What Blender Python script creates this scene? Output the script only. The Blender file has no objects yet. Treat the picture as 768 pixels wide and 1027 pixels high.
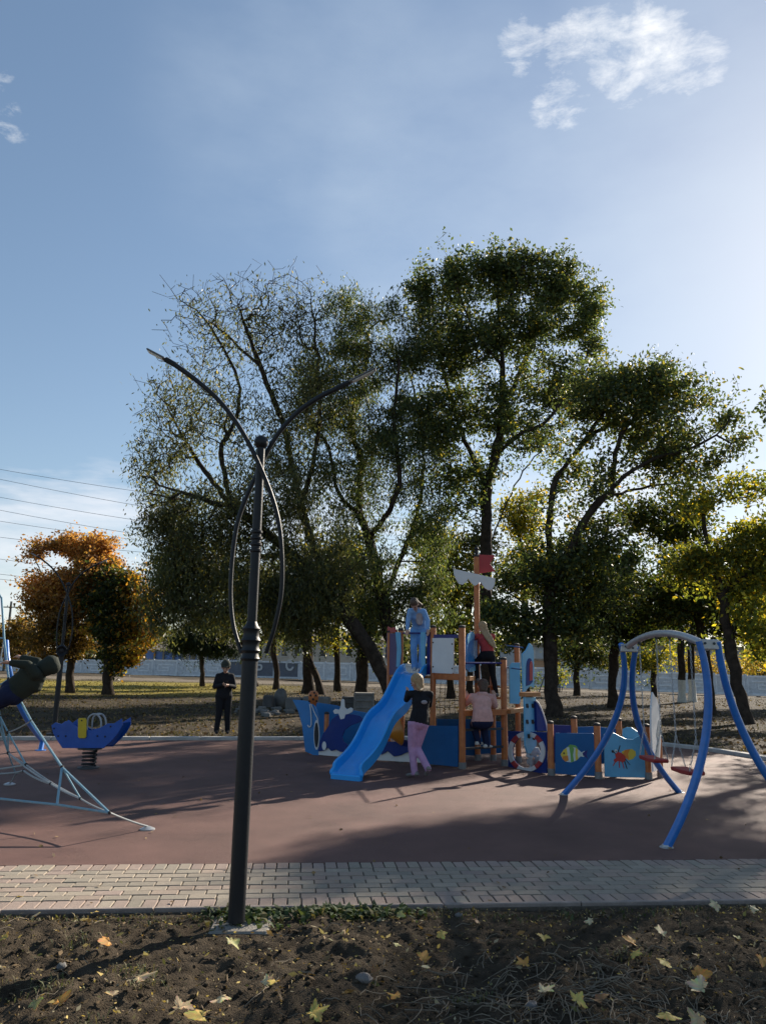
import bpy, math, random
import numpy as np
from mathutils import Vector, Matrix
sc = bpy.context.scene
col = sc.collection
rad = math.radians
V = Vector

# ---------------- camera, sky, sun, exposure ----------------
FPX, CX, CY, EYE = 780.0, 384.0, 513.5, 1.65
PITCH, ROLL = math.atan((668 - 513.5) / 780.0), rad(1.0)
RM = Matrix.Rotation(math.pi / 2 + PITCH, 3, 'X') @ Matrix.Rotation(ROLL, 3, 'Z')
cd = bpy.data.cameras.new("camera")
cam = bpy.data.objects.new("camera", cd)
col.objects.link(cam)
cam.matrix_world = Matrix.Translation((0, 0, EYE)) @ RM.to_4x4()
cd.sensor_fit = 'VERTICAL'
cd.sensor_height = 36.0
cd.lens = FPX / 1027.0 * 36.0
cd.clip_start, cd.clip_end = 0.05, 3000
sc.camera = cam

SUN_AZ, SUN_EL = rad(38), rad(26)        # azimuth measured from +Y towards +X
world = bpy.data.worlds.new("World")
sc.world = world
world.use_nodes = True
nt = world.node_tree
nt.nodes.clear()
def wn(t, **k):
    n = nt.nodes.new(t)
    for a, b in k.items():
        setattr(n, a, b)
    return n
wo = wn('ShaderNodeOutputWorld')
bg = wn('ShaderNodeBackground')
bg.inputs['Strength'].default_value = 0.082
sky = wn('ShaderNodeTexSky', sky_type='NISHITA', sun_disc=False)
sky.sun_elevation = SUN_EL
sky.sun_rotation = SUN_AZ
sky.air_density, sky.dust_density, sky.ozone_density = 1.0, 0.35, 2.0
tc = wn('ShaderNodeTexCoord')

def ray(px, py):
    return RM @ V(((px - CX) / FPX, -(py - CY) / FPX, -1.0))
def G(px, py, z=0.0):
    d = ray(px, py)
    t = (z - EYE) / d.z
    return V((d.x * t, d.y * t, z))
def P(px, py, Y):
    d = ray(px, py)
    t = Y / d.y
    return V((d.x * t, Y, EYE + d.z * t))
def PP(px, py, A, B):                     # the point of the vertical plane through A and B seen at a pixel
    d = ray(px, py)
    n = V((-(B - A).y, (B - A).x, 0))
    t = n.dot(V((A.x, A.y, EYE)) - V((0, 0, EYE))) / n.dot(d)
    return V((0, 0, EYE)) + d * t

# clouds: fbm noise on the direction, only round a few places of the sky
def math_n(op, a, b=None, c=None):
    n = wn('ShaderNodeMath', operation=op)
    for i, x in enumerate((a, b, c)):
        if x is None:
            continue
        if isinstance(x, (int, float)):
            n.inputs[i].default_value = x
        else:
            nt.links.new(x, n.inputs[i])
    return n.outputs[0]
def cloud_noise(scale, detail, rough, off, stretch=(1, 1, 1), dist=0.0):
    mp = wn('ShaderNodeMapping')
    mp.inputs['Location'].default_value = off
    mp.inputs['Scale'].default_value = stretch
    nt.links.new(tc.outputs['Generated'], mp.inputs[0])
    n = wn('ShaderNodeTexNoise')
    n.inputs['Scale'].default_value = scale
    n.inputs['Detail'].default_value = detail
    n.inputs['Roughness'].default_value = rough
    n.inputs['Distortion'].default_value = dist
    nt.links.new(mp.outputs[0], n.inputs['Vector'])
    return n.outputs['Fac']
def ang_mask(px, py, rdeg, soft=1.0):
    d = ray(px, py).normalized()
    n = wn('ShaderNodeVectorMath', operation='DOT_PRODUCT')
    nt.links.new(tc.outputs['Generated'], n.inputs[0])
    n.inputs[1].default_value = d
    m = wn('ShaderNodeMapRange', interpolation_type='SMOOTHSTEP')
    nt.links.new(n.outputs['Value'], m.inputs[0])
    m.inputs[1].default_value = math.cos(rad(rdeg))
    m.inputs[2].default_value = math.cos(rad(rdeg * (1 - soft)))
    return m.outputs[0]
base = cloud_noise(17, 12, 0.68, (3.1, 1.7, 0.4), (1, 1, 2.6), 0.25)
def add_cloud(acc, places, thr, gain, noise):
    m = None
    for (x, y, r, s) in places:
        a = ang_mask(x, y, r)
        a = math_n('MULTIPLY', a, s)
        m = a if m is None else math_n('MAXIMUM', m, a)
    v = math_n('ADD', noise, m)
    v = math_n('SUBTRACT', v, thr)
    v = math_n('MULTIPLY', v, gain)
    v.node.use_clamp = True
    v = math_n('MULTIPLY', v, math_n('MINIMUM', math_n('MULTIPLY', m, 3.0), 1.0))
    v.node.use_clamp = True
    return v if acc is None else math_n('MAXIMUM', acc, v)
acc = add_cloud(None, [(525, 46, 2.6, .40), (570, 44, 3.0, .43), (610, 48, 3.3, .46), (655, 50, 3.8, .49), (695, 62, 3.0, .42), (655, 20, 2.4, .36), (560, 104, 2.9, .40), (628, 92, 2.0, .36),
                       (10, 123, 1.9, .36), (3, 80, 1.2, .3), (172, 172, 1.8, .22), (277, 181, .8, .25), (490, 199, 1.3, .28), (565, 4, 2.0, .34)], 0.80, 1.75, base)
base2 = cloud_noise(5, 6, 0.55, (0.3, 5.1, 2.2), (1, 1, 2.4))
veil = add_cloud(None, [(740, 300, 19, .62), (690, 130, 15, .42), (740, 480, 18, .62), (330, 110, 15, .28), (450, 200, 16, .38), (600, 420, 18, .5), (1050, 300, 30, .6)], 0.50, 0.85, base2)
base3 = cloud_noise(9, 7, 0.6, (1.3, 0.1, 4.2), (1, 1, 5))
low = add_cloud(None, [(60, 560, 8, .54), (0, 595, 8, .54), (560, 620, 14, .55), (330, 600, 14, .5), (30, 560, 8, .5), (110, 540, 7, .5), (20, 525, 5, .5), (620, 540, 10, .5), (-200, 560, 14, .5), (900, 560, 14, .5)], 0.72, 2.0, base3)
low = math_n('MULTIPLY', low, 0.68)
def mixc(f, a, colr):
    n = wn('ShaderNodeMix', data_type='RGBA')
    nt.links.new(f, n.inputs[0])
    nt.links.new(a, n.inputs[6])
    n.inputs[7].default_value = (*colr, 1)
    return n.outputs[2]
gm = wn('ShaderNodeGamma')
gm.inputs[1].default_value = 0.72
nt.links.new(sky.outputs[0], gm.inputs[0])
hs = wn('ShaderNodeHueSaturation')
hs.inputs['Saturation'].default_value = 1.12
nt.links.new(gm.outputs[0], hs.inputs['Color'])
c = mixc(math_n('MULTIPLY', veil, 0.62), hs.outputs[0], (3.7, 4.25, 4.8))
c = mixc(low, c, (5.0, 5.0, 5.2))
c = mixc(math_n('MULTIPLY', acc, 0.95), c, (7.2, 7.0, 6.6))
nt.links.new(c, bg.inputs['Color'])
nt.links.new(bg.outputs[0], wo.inputs[0])

sd = bpy.data.lights.new("sun", 'SUN')
sd.energy = 4.0
sd.angle = rad(0.6)
sd.color = (1.0, 0.90, 0.76)
sun = bpy.data.objects.new("sun", sd)
col.objects.link(sun)
SDIR = V((math.sin(SUN_AZ) * math.cos(SUN_EL), math.cos(SUN_AZ) * math.cos(SUN_EL), math.sin(SUN_EL)))
sun.rotation_euler = SDIR.to_track_quat('Z', 'Y').to_euler()
sun.location = SDIR * 60
sc.view_settings.view_transform = 'Standard'
sc.view_settings.look = 'None'
sc.view_settings.exposure = 1.35
sc.view_settings.gamma = 1
sc.render.engine = 'CYCLES'
sc.cycles.max_bounces = 6
sc.cycles.diffuse_bounces = 3
sc.cycles.glossy_bounces = 2
sc.cycles.transmission_bounces = 4
sc.cycles.use_denoising = True

# ---------------- helpers ----------------
def tag(o, label=None, cat=None, group=None, kind=None):
    if label: o["label"] = label
    if cat: o["category"] = cat
    if group: o["group"] = group
    if kind: o["kind"] = kind
    return o
def thing(name, label, cat, loc=(0, 0, 0), group=None, rz=0.0):
    o = bpy.data.objects.new(name, None)
    o.empty_display_size = 0.1
    col.objects.link(o)
    o.location = loc
    o.rotation_euler = (0, 0, rz)
    return tag(o, label, cat, group)

_mats = {}
def mat(name, c, rough=0.7, spec=0.4, metal=0.0, var=0.15, scale=8.0, bump=0.0, bscale=60.0, attr=False, coat=0.0, c2=None, detail=5, transl=0.0, dirt=0.0):
    if name in _mats: return _mats[name]
    m = bpy.data.materials.new(name)
    m.use_nodes = True
    t = m.node_tree
    N = t.nodes
    b = N['Principled BSDF']
    b.inputs['Roughness'].default_value = rough
    b.inputs['Specular IOR Level'].default_value = spec
    b.inputs['Metallic'].default_value = metal
    if coat:
        b.inputs['Coat Weight'].default_value = coat
        b.inputs['Coat Roughness'].default_value = 0.25
    tcn = N.new('ShaderNodeTexCoord')
    no = N.new('ShaderNodeTexNoise')
    no.inputs['Scale'].default_value = scale
    no.inputs['Detail'].default_value = detail
    no.inputs['Roughness'].default_value = 0.6
    t.links.new(tcn.outputs['Object'], no.inputs['Vector'])
    mr = N.new('ShaderNodeMapRange')
    mr.inputs[1].default_value, mr.inputs[2].default_value = 0.3, 0.7
    t.links.new(no.outputs['Fac'], mr.inputs[0])
    mx = N.new('ShaderNodeMix'); mx.data_type = 'RGBA'
    t.links.new(mr.outputs[0], mx.inputs[0])
    if attr:
        at = N.new('ShaderNodeAttribute'); at.attribute_name = 'Col'
        lo = N.new('ShaderNodeMix'); lo.data_type = 'RGBA'; lo.blend_type = 'MULTIPLY'
        lo.inputs[0].default_value = 1.0
        lo.inputs[7].default_value = (1 - var, 1 - var, 1 - var, 1)
        t.links.new(at.outputs['Color'], lo.inputs[6])
        t.links.new(lo.outputs[2], mx.inputs[6])
        t.links.new(at.outputs['Color'], mx.inputs[7])
    else:
        a = c2 if c2 else tuple(x * (1 - var) for x in c)
        mx.inputs[6].default_value = (*a, 1)
        mx.inputs[7].default_value = (*[min(1, x * (1 + (0 if c2 else var))) for x in c], 1)
    outc = mx.outputs[2]
    if dirt:
        n2 = N.new('ShaderNodeTexNoise'); n2.inputs['Scale'].default_value = 2.3; n2.inputs['Detail'].default_value = 8; n2.inputs['Roughness'].default_value = .7
        t.links.new(tcn.outputs['Object'], n2.inputs['Vector'])
        r2 = N.new('ShaderNodeMapRange'); r2.inputs[1].default_value, r2.inputs[2].default_value, r2.inputs[4].default_value = .5, .75, dirt
        t.links.new(n2.outputs['Fac'], r2.inputs[0])
        d = N.new('ShaderNodeMix'); d.data_type = 'RGBA'
        t.links.new(r2.outputs[0], d.inputs[0]); t.links.new(outc, d.inputs[6]); d.inputs[7].default_value = (.12, .10, .08, 1)
        outc = d.outputs[2]
    t.links.new(outc, b.inputs['Base Color'])
    if bump:
        n3 = N.new('ShaderNodeTexNoise'); n3.inputs['Scale'].default_value = bscale; n3.inputs['Detail'].default_value = 4
        t.links.new(tcn.outputs['Object'], n3.inputs['Vector'])
        bp = N.new('ShaderNodeBump'); bp.inputs['Strength'].default_value = min(1, bump); bp.inputs['Distance'].default_value = 0.02
        t.links.new(n3.outputs['Fac'], bp.inputs['Height'])
        t.links.new(bp.outputs[0], b.inputs['Normal'])
    if transl:
        tr = N.new('ShaderNodeBsdfTranslucent')
        g = N.new('ShaderNodeMix'); g.data_type = 'RGBA'; g.blend_type = 'MULTIPLY'; g.inputs[0].default_value = 1
        t.links.new(outc, g.inputs[6]); g.inputs[7].default_value = (1.5, 1.45, 0.75, 1)
        t.links.new(g.outputs[2], tr.inputs['Color'])
        ms = N.new('ShaderNodeMixShader'); ms.inputs[0].default_value = transl
        t.links.new(b.outputs[0], ms.inputs[1]); t.links.new(tr.outputs[0], ms.inputs[2])
        t.links.new(ms.outputs[0], N['Material Output'].inputs[0])
    _mats[name] = m
    return m

def npmesh(name, verts, faces, m, parent=None, cols=None, smooth=False, mats=None, midx=None):
    """verts (n,3); faces (k,s) array or list of lists; cols (n,3) per vertex"""
    me = bpy.data.meshes.new(name)
    verts = np.asarray(verts, dtype=np.float32)
    if isinstance(faces, np.ndarray):
        k, s = faces.shape
        me.vertices.add(len(verts)); me.vertices.foreach_set('co', verts.ravel())
        me.loops.add(k * s); me.loops.foreach_set('vertex_index', faces.astype(np.int32).ravel())
        me.polygons.add(k)
        me.polygons.foreach_set('loop_start', np.arange(0, k * s, s, dtype=np.int32))
        me.update(calc_edges=True)
    else:
        me.from_pydata([tuple(map(float, v)) for v in verts], [], [tuple(map(int, f)) for f in faces])
    if smooth:
        me.polygons.foreach_set('use_smooth', np.ones(len(me.polygons), dtype=bool))
    if cols is not None:
        a = me.attributes.new('Col', 'FLOAT_COLOR', 'POINT')
        c4 = np.ones((len(verts), 4), dtype=np.float32); c4[:, :3] = cols
        a.data.foreach_set('color', c4.ravel())
    for mm in (mats or [m]):
        me.materials.append(mm)
    if midx is not None:
        me.polygons.foreach_set('material_index', np.asarray(midx, dtype=np.int32))
    o = bpy.data.objects.new(name, me)
    col.objects.link(o)
    if parent is not None:
        link_child(o, parent)
    return o
def link_child(o, parent):
    # geometry below is written in world coordinates: keep it there under a moved parent
    o.parent = parent
    root = parent
    M = Matrix.Identity(4)
    chain = []
    while root is not None:
        chain.append(root); root = root.parent
    for q in reversed(chain):
        M = M @ q.matrix_parent_inverse @ Matrix.LocRotScale(q.location, q.rotation_euler, q.scale)
    o.matrix_parent_inverse = Matrix.Identity(4)
    Mi = M.inverted()
    if isinstance(o.data, bpy.types.Mesh):
        o.data.transform(Mi)

class MB:
    def __init__(s):
        s.v = []; s.f = []; s.sm = []; s.c = []
    def add(s, vs, fs, smooth=False, colr=None):
        b = len(s.v)
        s.v += [tuple(v) for v in vs]
        s.f += [tuple(i + b for i in f) for f in fs]
        s.sm += [smooth] * len(fs)
        s.c += [colr or (1, 1, 1)] * len(vs)
    def box(s, cen, size, rz=0.0, ch=0.0, axes=None, colr=None):
        hx, hy, hz = [q / 2 for q in size]
        if axes is None:
            ax = (V((math.cos(rz), math.sin(rz), 0)), V((-math.sin(rz), math.cos(rz), 0)), V((0, 0, 1)))
        else:
            ax = axes
        cen = V(cen)
        ch = min(ch, hx * .9, hy * .9, hz * .9)
        vs = []; idx = {}
        if ch <= 0:
            for i, (a, b, c_) in enumerate([(a, b, c_) for a in (-1, 1) for b in (-1, 1) for c_ in (-1, 1)]):
                vs.append(cen + ax[0] * a * hx + ax[1] * b * hy + ax[2] * c_ * hz)
            s.add(vs, [(0, 1, 3, 2), (4, 6, 7, 5), (0, 4, 5, 1), (2, 3, 7, 6), (0, 2, 6, 4), (1, 5, 7, 3)], colr=colr)
            return
        for a in (-1, 1):
            for b in (-1, 1):
                for c_ in (-1, 1):
                    for k in range(3):
                        h = [hx, hy, hz]
                        q = [a * (hx - (ch if k != 0 else 0)), b * (hy - (ch if k != 1 else 0)), c_ * (hz - (ch if k != 2 else 0))]
                        idx[(a, b, c_, k)] = len(vs)
                        vs.append(cen + ax[0] * q[0] + ax[1] * q[1] + ax[2] * q[2])
        fs = []
        for k in range(3):
            for sgn in (-1, 1):
                o1, o2 = [i for i in range(3) if i != k]
                ring = []
                for (p, q) in ((-1, -1), (1, -1), (1, 1), (-1, 1)):
                    t = [0, 0, 0]; t[k] = sgn; t[o1] = p; t[o2] = q
                    ring.append(idx[(*t, k)])
                if (sgn > 0) == (k == 1): ring.reverse()
                fs.append(tuple(ring))
        for k in range(3):   # edges along axis k
            o1, o2 = [i for i in range(3) if i != k]
            for p in (-1, 1):
                for q in (-1, 1):
                    t0 = [0, 0, 0]; t0[k] = -1; t0[o1] = p; t0[o2] = q
                    t1 = list(t0); t1[k] = 1
                    f = [idx[(*t0, o1)], idx[(*t1, o1)], idx[(*t1, o2)], idx[(*t0, o2)]]
                    fs.append(tuple(f))
        for a in (-1, 1):
            for b in (-1, 1):
                for c_ in (-1, 1):
                    fs.append(tuple(idx[(a, b, c_, k)] for k in range(3)))
        s.add(vs, fs, colr=colr)
    def tube(s, pts, r, n=8, caps=True, flat=1.0, colr=None):
        pts = [V(p) for p in pts]
        m = len(pts)
        rs = r if isinstance(r, (list, tuple)) else [r] * m
        vs = []; fs = []
        up = None
        for i, p in enumerate(pts):
            t = (pts[min(i + 1, m - 1)] - pts[max(i - 1, 0)])
            t.normalize()
            if up is None:
                up = V((0, 0, 1)) if abs(t.z) < 0.9 else V((1, 0, 0))
            a = t.cross(up)
            if a.length < 1e-4: a = t.cross(V((0, 1, 0)))
            a.normalize()
            b = a.cross(t).normalized()
            up = b
            for k in range(n):
                an = 2 * math.pi * k / n
                vs.append(p + a * math.cos(an) * rs[i] + b * math.sin(an) * rs[i] * flat)
        for i in range(m - 1):
            for k in range(n):
                k2 = (k + 1) % n
                fs.append((i * n + k, i * n + k2, (i + 1) * n + k2, (i + 1) * n + k))
        if caps:
            fs.append(tuple(range(n))[::-1]); fs.append(tuple((m - 1) * n + k for k in range(n)))
        s.add(vs, fs, smooth=True, colr=colr)
    def lathe(s, base, prof, n=20, axis=None, colr=None):
        base = V(base)
        pts = [base + (V((0, 0, 1)) if axis is None else V(axis)) * z for r, z in prof]
        rs = [max(r, 1e-4) for r, z in prof]
        ax = V((0, 0, 1)) if axis is None else V(axis).normalized()
        a = ax.orthogonal().normalized(); b = ax.cross(a)
        vs = []; fs = []
        for p, r in zip(pts, rs):
            for k in range(n):
                an = 2 * math.pi * k / n
                vs.append(p + (a * math.cos(an) + b * math.sin(an)) * r)
        m = len(pts)
        for i in range(m - 1):
            for k in range(n):
                k2 = (k + 1) % n
                fs.append((i * n + k, i * n + k2, (i + 1) * n + k2, (i + 1) * n + k))
        fs.append(tuple(range(n))[::-1]); fs.append(tuple((m - 1) * n + k for k in range(n)))
        s.add(vs, fs, smooth=True, colr=colr)
    def ball(s, c_, r, n=14, sc3=(1, 1, 1), colr=None):
        c_ = V(c_); vs = []; fs = []
        m = n // 2
        for i in range(m + 1):
            th = math.pi * i / m
            for k in range(n):
                ph = 2 * math.pi * k / n
                vs.append(c_ + V((r * sc3[0] * math.sin(th) * math.cos(ph), r * sc3[1] * math.sin(th) * math.sin(ph), r * sc3[2] * math.cos(th))))
        for i in range(m):
            for k in range(n):
                k2 = (k + 1) % n
                fs.append((i * n + k, (i + 1) * n + k, (i + 1) * n + k2, i * n + k2))
        s.add(vs, fs, smooth=True, colr=colr)
    def slab(s, pts, off, colr=None):
        """polygon pts (3D, planar) extruded by vector off, centred"""
        pts = [V(p) for p in pts]; off = V(off)
        n = len(pts)
        vs = [p - off / 2 for p in pts] + [p + off / 2 for p in pts]
        fs = [tuple(range(n))[::-1], tuple(range(n, 2 * n))] + [(i, (i + 1) % n, n + (i + 1) % n, n + i) for i in range(n)]
        s.add(vs, fs, colr=colr)
    def build(s, name, m, parent=None, bevel=0.0, cols=False):
        o = npmesh(name, s.v, s.f, m, None, cols=(np.array(s.c) if cols else None))
        o.data.polygons.foreach_set('use_smooth', np.array(s.sm, dtype=bool))
        if any(s.sm):
            try: o.data.set_sharp_from_angle(angle=rad(40))
            except Exception: pass
        if parent is not None: link_child(o, parent)
        if bevel:
            md = o.modifiers.new('bevel', 'BEVEL'); md.width = bevel; md.segments = 2; md.limit_method = 'ANGLE'; md.angle_limit = rad(40)
        return o

def bez(p0, p1, p2, n=12):
    p0, p1, p2 = V(p0), V(p1), V(p2)
    return [p0 * (1 - t) ** 2 + p1 * 2 * t * (1 - t) + p2 * t * t for t in [i / n for i in range(n + 1)]]
def spline(pts, n=6):
    pts = [V(p) for p in pts]
    out = []
    q = [pts[0] * 2 - pts[1]] + pts + [pts[-1] * 2 - pts[-2]]
    for i in range(1, len(q) - 2):
        for k in range(n):
            t = k / n
            a, b, c_, d = q[i - 1], q[i], q[i + 1], q[i + 2]
            out.append(0.5 * ((2 * b) + (c_ - a) * t + (2 * a - 5 * b + 4 * c_ - d) * t * t + (-a + 3 * b - 3 * c_ + d) * t ** 3))
    out.append(pts[-1])
    return out

# ---------------- terrain ----------------
def nz(x, y, f, seed=0.0):
    return (np.sin(x * f * 1.3 + y * f * .7 + seed) + np.sin(-x * f * .9 + y * f * 1.7 + 2.1 + seed * 1.7) + np.sin(x * f * 2.3 - y * f * .4 + 4.2 + seed * .6)) / 3
def terr(x, y):
    x = np.asarray(x, dtype=float); y = np.asarray(y, dtype=float)
    far = np.interp(x, [-60, -29, 17, 38, 70], [0.35, 0.15, -0.25, -0.75, -1.1])
    k = np.clip((y - 20) / 58, 0, 1.15)
    z = far * k
    rough = np.clip((y - 18.5) / 6, 0, 1)
    z = z + rough * (nz(x, y, .35) * .06 + nz(x, y, 1.1, 3) * .03)
    return z
def tz(x, y): return float(terr(x, y))
# ---------------- ground, rubber, path, kerb ----------------
RNG = np.random.default_rng(7)
def shader_ground():
    m = bpy.data.materials.new('park_soil')
    m.use_nodes = True
    t = m.node_tree; N = t.nodes; L = t.links
    b = N['Principled BSDF']; b.inputs['Roughness'].default_value = .95; b.inputs['Specular IOR Level'].default_value = .1
    tcn = N.new('ShaderNodeTexCoord')
    def noise(s, d, r=.6, stretch=None):
        n = N.new('ShaderNodeTexNoise'); n.inputs['Scale'].default_value = s; n.inputs['Detail'].default_value = d; n.inputs['Roughness'].default_value = r
        if stretch:
            mp = N.new('ShaderNodeMapping'); mp.inputs['Scale'].default_value = stretch
            L.new(tcn.outputs['Object'], mp.inputs[0]); L.new(mp.outputs[0], n.inputs['Vector'])
        else: L.new(tcn.outputs['Object'], n.inputs['Vector'])
        return n.outputs['Fac']
    def ramp(f, a, b_):
        r = N.new('ShaderNodeMapRange'); r.inputs[1].default_value, r.inputs[2].default_value = a, b_
        L.new(f, r.inputs[0]); return r.outputs[0]
    def mix(f, a, c_):
        x = N.new('ShaderNodeMix'); x.data_type = 'RGBA'; L.new(f, x.inputs[0])
        for s, q in ((6, a), (7, c_)):
            if isinstance(q, tuple): x.inputs[s].default_value = (*q, 1)
            else: L.new(q, x.inputs[s])
        return x.outputs[2]
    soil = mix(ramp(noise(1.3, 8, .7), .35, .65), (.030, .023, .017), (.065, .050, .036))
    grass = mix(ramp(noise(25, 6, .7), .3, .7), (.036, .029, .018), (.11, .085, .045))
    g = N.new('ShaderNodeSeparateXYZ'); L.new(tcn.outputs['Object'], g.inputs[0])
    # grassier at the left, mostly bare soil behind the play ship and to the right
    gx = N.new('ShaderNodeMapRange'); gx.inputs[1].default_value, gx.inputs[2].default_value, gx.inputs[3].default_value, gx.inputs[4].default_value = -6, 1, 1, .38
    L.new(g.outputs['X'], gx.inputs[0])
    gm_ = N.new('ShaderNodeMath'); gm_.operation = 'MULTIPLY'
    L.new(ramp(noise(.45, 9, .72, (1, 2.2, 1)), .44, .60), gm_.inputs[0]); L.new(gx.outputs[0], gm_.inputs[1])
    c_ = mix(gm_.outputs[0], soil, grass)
    wob = noise(.5, 5)
    yy = N.new('ShaderNodeMath'); yy.operation = 'MULTIPLY_ADD'; L.new(wob, yy.inputs[0]); yy.inputs[1].default_value = 14; L.new(g.outputs['Y'], yy.inputs[2])
    band = N.new('ShaderNodeMath'); band.operation = 'MULTIPLY'
    L.new(ramp(yy.outputs[0], 46, 50), band.inputs[0]); L.new(ramp(yy.outputs[0], 74, 70), band.inputs[1])
    xb = N.new('ShaderNodeMath'); xb.operation = 'MULTIPLY'; L.new(band.outputs[0], xb.inputs[0]); L.new(ramp(g.outputs['X'], -4, -12), xb.inputs[1])
    green = mix(ramp(noise(6, 8, .7), .35, .65), (.16, .13, .03), (.30, .24, .04))
    c_ = mix(xb.outputs[0], c_, green)
    pa = N.new('ShaderNodeMath'); pa.operation = 'MULTIPLY'
    L.new(ramp(yy.outputs[0], 75, 77), pa.inputs[0]); L.new(ramp(yy.outputs[0], 88, 85), pa.inputs[1])
    c_ = mix(pa.outputs[0], c_, (.17, .14, .105))
    L.new(c_, b.inputs['Base Color'])
    bp = N.new('ShaderNodeBump'); bp.inputs['Strength'].default_value = .7; bp.inputs['Distance'].default_value = .08
    L.new(noise(9, 8, .75), bp.inputs['Height']); L.new(bp.outputs[0], b.inputs['Normal'])
    return m
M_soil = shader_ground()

def grid(name, xs, ys, zf, m, parent=None, smooth=True):
    X, Y = np.meshgrid(xs, ys)
    Z = zf(X, Y)
    v = np.stack([X.ravel(), Y.ravel(), Z.ravel()], 1)
    nx = len(xs); ny = len(ys)
    i = np.arange(ny - 1)[:, None] * nx + np.arange(nx - 1)[None, :]
    i = i.ravel()
    f = np.stack([i, i + 1, i + nx + 1, i + nx], 1)
    return npmesh(name, v, f, m, parent, smooth=smooth)

xs = np.concatenate([np.linspace(-900, -90, 14), np.linspace(-80, 80, 161), np.linspace(90, 900, 14)])
ys = np.concatenate([np.linspace(-60, 0, 7), np.linspace(1, 95, 189), np.linspace(105, 1500, 20)])
def zground(x, y):
    z = terr(x, y)
    flat = np.clip((18.2 - y) / 0.6, 0, 1)
    z = z - 0.05 * flat - 0.02
    return z
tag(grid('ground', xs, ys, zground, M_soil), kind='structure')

# edges measured on the ground
E0, E1 = G(0, 868), G(768, 861.5)
N0, N1 = G(0, 914.5), G(768, 905)
du = (E1 - E0).normalized(); dn = V((-du.y, du.x, 0))
PATHW = abs((E0 - N0).dot(dn)) * .5 + abs((E1 - N1).dot(dn)) * .5
# rubber surface
RL = [E0 - du * 16, E1 + du * 12, G(768, 763) + V((5.5, -3.5, 0)), G(768, 763) + V((1.6, -2.2, 0)), G(768, 763), G(735, 757.5), G(700, 752.2), G(661, 748), G(610, 744.5), G(560, 743.0), G(500, 742.5), G(400, 742), G(300, 742.5), G(150, 742.5), G(0, 742.5), G(0, 742.5) + V((-14, -1.2, 0))]
def sheet(name, pts, z0, z1, m):
    mb = MB(); n = len(pts)
    top = [V((p.x, p.y, z1)) for p in pts]; bot = [V((p.x, p.y, z0)) for p in pts]
    mb.add(top + bot, [tuple(range(n))] + [(i, i + n, (i + 1) % n + n, (i + 1) % n) for i in range(n)])
    return mb.build(name, m)
def rubber_mat():
    m = mat('rubber_crumb', (.132, .068, .055), rough=.70, spec=.30, var=.30, scale=150, bump=.5, bscale=260, detail=7)
    t = m.node_tree; N = t.nodes; b = N['Principled BSDF']
    src = b.inputs['Base Color'].links[0].from_socket
    tcn = N['Texture Coordinate']
    n = N.new('ShaderNodeTexNoise'); n.inputs['Scale'].default_value = .9; n.inputs['Detail'].default_value = 7; n.inputs['Roughness'].default_value = .65
    t.links.new(tcn.outputs['Object'], n.inputs['Vector'])
    r = N.new('ShaderNodeMapRange'); r.inputs[1].default_value, r.inputs[2].default_value, r.inputs[3].default_value, r.inputs[4].default_value = .3, .7, .72, 1.28
    t.links.new(n.outputs['Fac'], r.inputs[0])
    x = N.new('ShaderNodeMix'); x.data_type = 'RGBA'; x.blend_type = 'MULTIPLY'; x.inputs[0].default_value = 1
    cc = N.new('ShaderNodeCombineColor')
    for i in range(3): t.links.new(r.outputs[0], cc.inputs[i])
    t.links.new(src, x.inputs[6]); t.links.new(cc.outputs[0], x.inputs[7]); t.links.new(x.outputs[2], b.inputs['Base Color'])
    return m
tag(sheet('rubber_pavement', RL, -.06, 0.0, rubber_mat()), kind='structure')
# kerb round the far side of the rubber: short concrete stones
M_kerb = mat('kerb_concrete', (.42, .40, .37), rough=.9, var=.18, scale=5, bump=.4, bscale=90, dirt=.35)
mb = MB()
kp = RL[2:][::1]
dense = []
for a, b in zip(kp[:-1], kp[1:]):
    n = max(1, int((b - a).length / .9))
    for i in range(n): dense.append(a.lerp(b, i / n))
dense.append(kp[-1])
for a, b in zip(dense[:-1], dense[1:]):
    d = (b - a); L_ = d.length; d.normalize()
    o = V((d.y, -d.x, 0))
    mb.box((a + b) / 2 + o * .11 + V((0, 0, .005)), (L_ - .006, .20, .13), rz=math.atan2(d.y, d.x), ch=.012)
tag(mb.build('kerb', M_kerb), kind='structure')

# paved path: running bond pavers between two soldier rows
M_brick = mat('paver_concrete', (1, 1, 1), rough=.85, spec=.3, var=.16, scale=30, attr=True, bump=.5, bscale=160, dirt=.18)
M_sand = mat('joint_sand', (.115, .095, .075), rough=1, spec=.1, var=.3, scale=40)
sh = [N0 - du * 14 - dn * .0, N1 + du * 12, E1 + du * 12, E0 - du * 14]
tag(sheet('path_bedding', [V((p.x, p.y, 0)) for p in sh], -.08, -.016, M_sand), kind='structure')
mb = MB()
rr = random.Random(4)
ang = math.atan2(du.y, du.x)
org = N0 + dn * .0
Wd = PATHW
g_ = .009
def paver(u, v, lu, lv, pink):
    c0 = org + du * (u + lu / 2) + dn * (v + lv / 2)
    b_ = rr.uniform(.9, 1.1)
    if pink: c3 = (.34 * b_, .26 * b_, .215 * b_)
    else:
        k = rr.random()
        c3 = (.345 * b_, .29 * b_, .225 * b_) if k < .6 else (.36 * b_, .28 * b_, .22 * b_) if k < .85 else (.30 * b_, .26 * b_, .205 * b_)
    mb.box((c0.x, c0.y, -.03 + rr.uniform(-.003, .003) + .001), (lu - g_, lv - g_, .058), rz=ang + rr.uniform(-.006, .006), ch=.004, colr=c3)
nrow = 7
rw = (Wd - .05 - .20) / (nrow)
u0, u1 = -10.0, 24.0
u = u0
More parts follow.
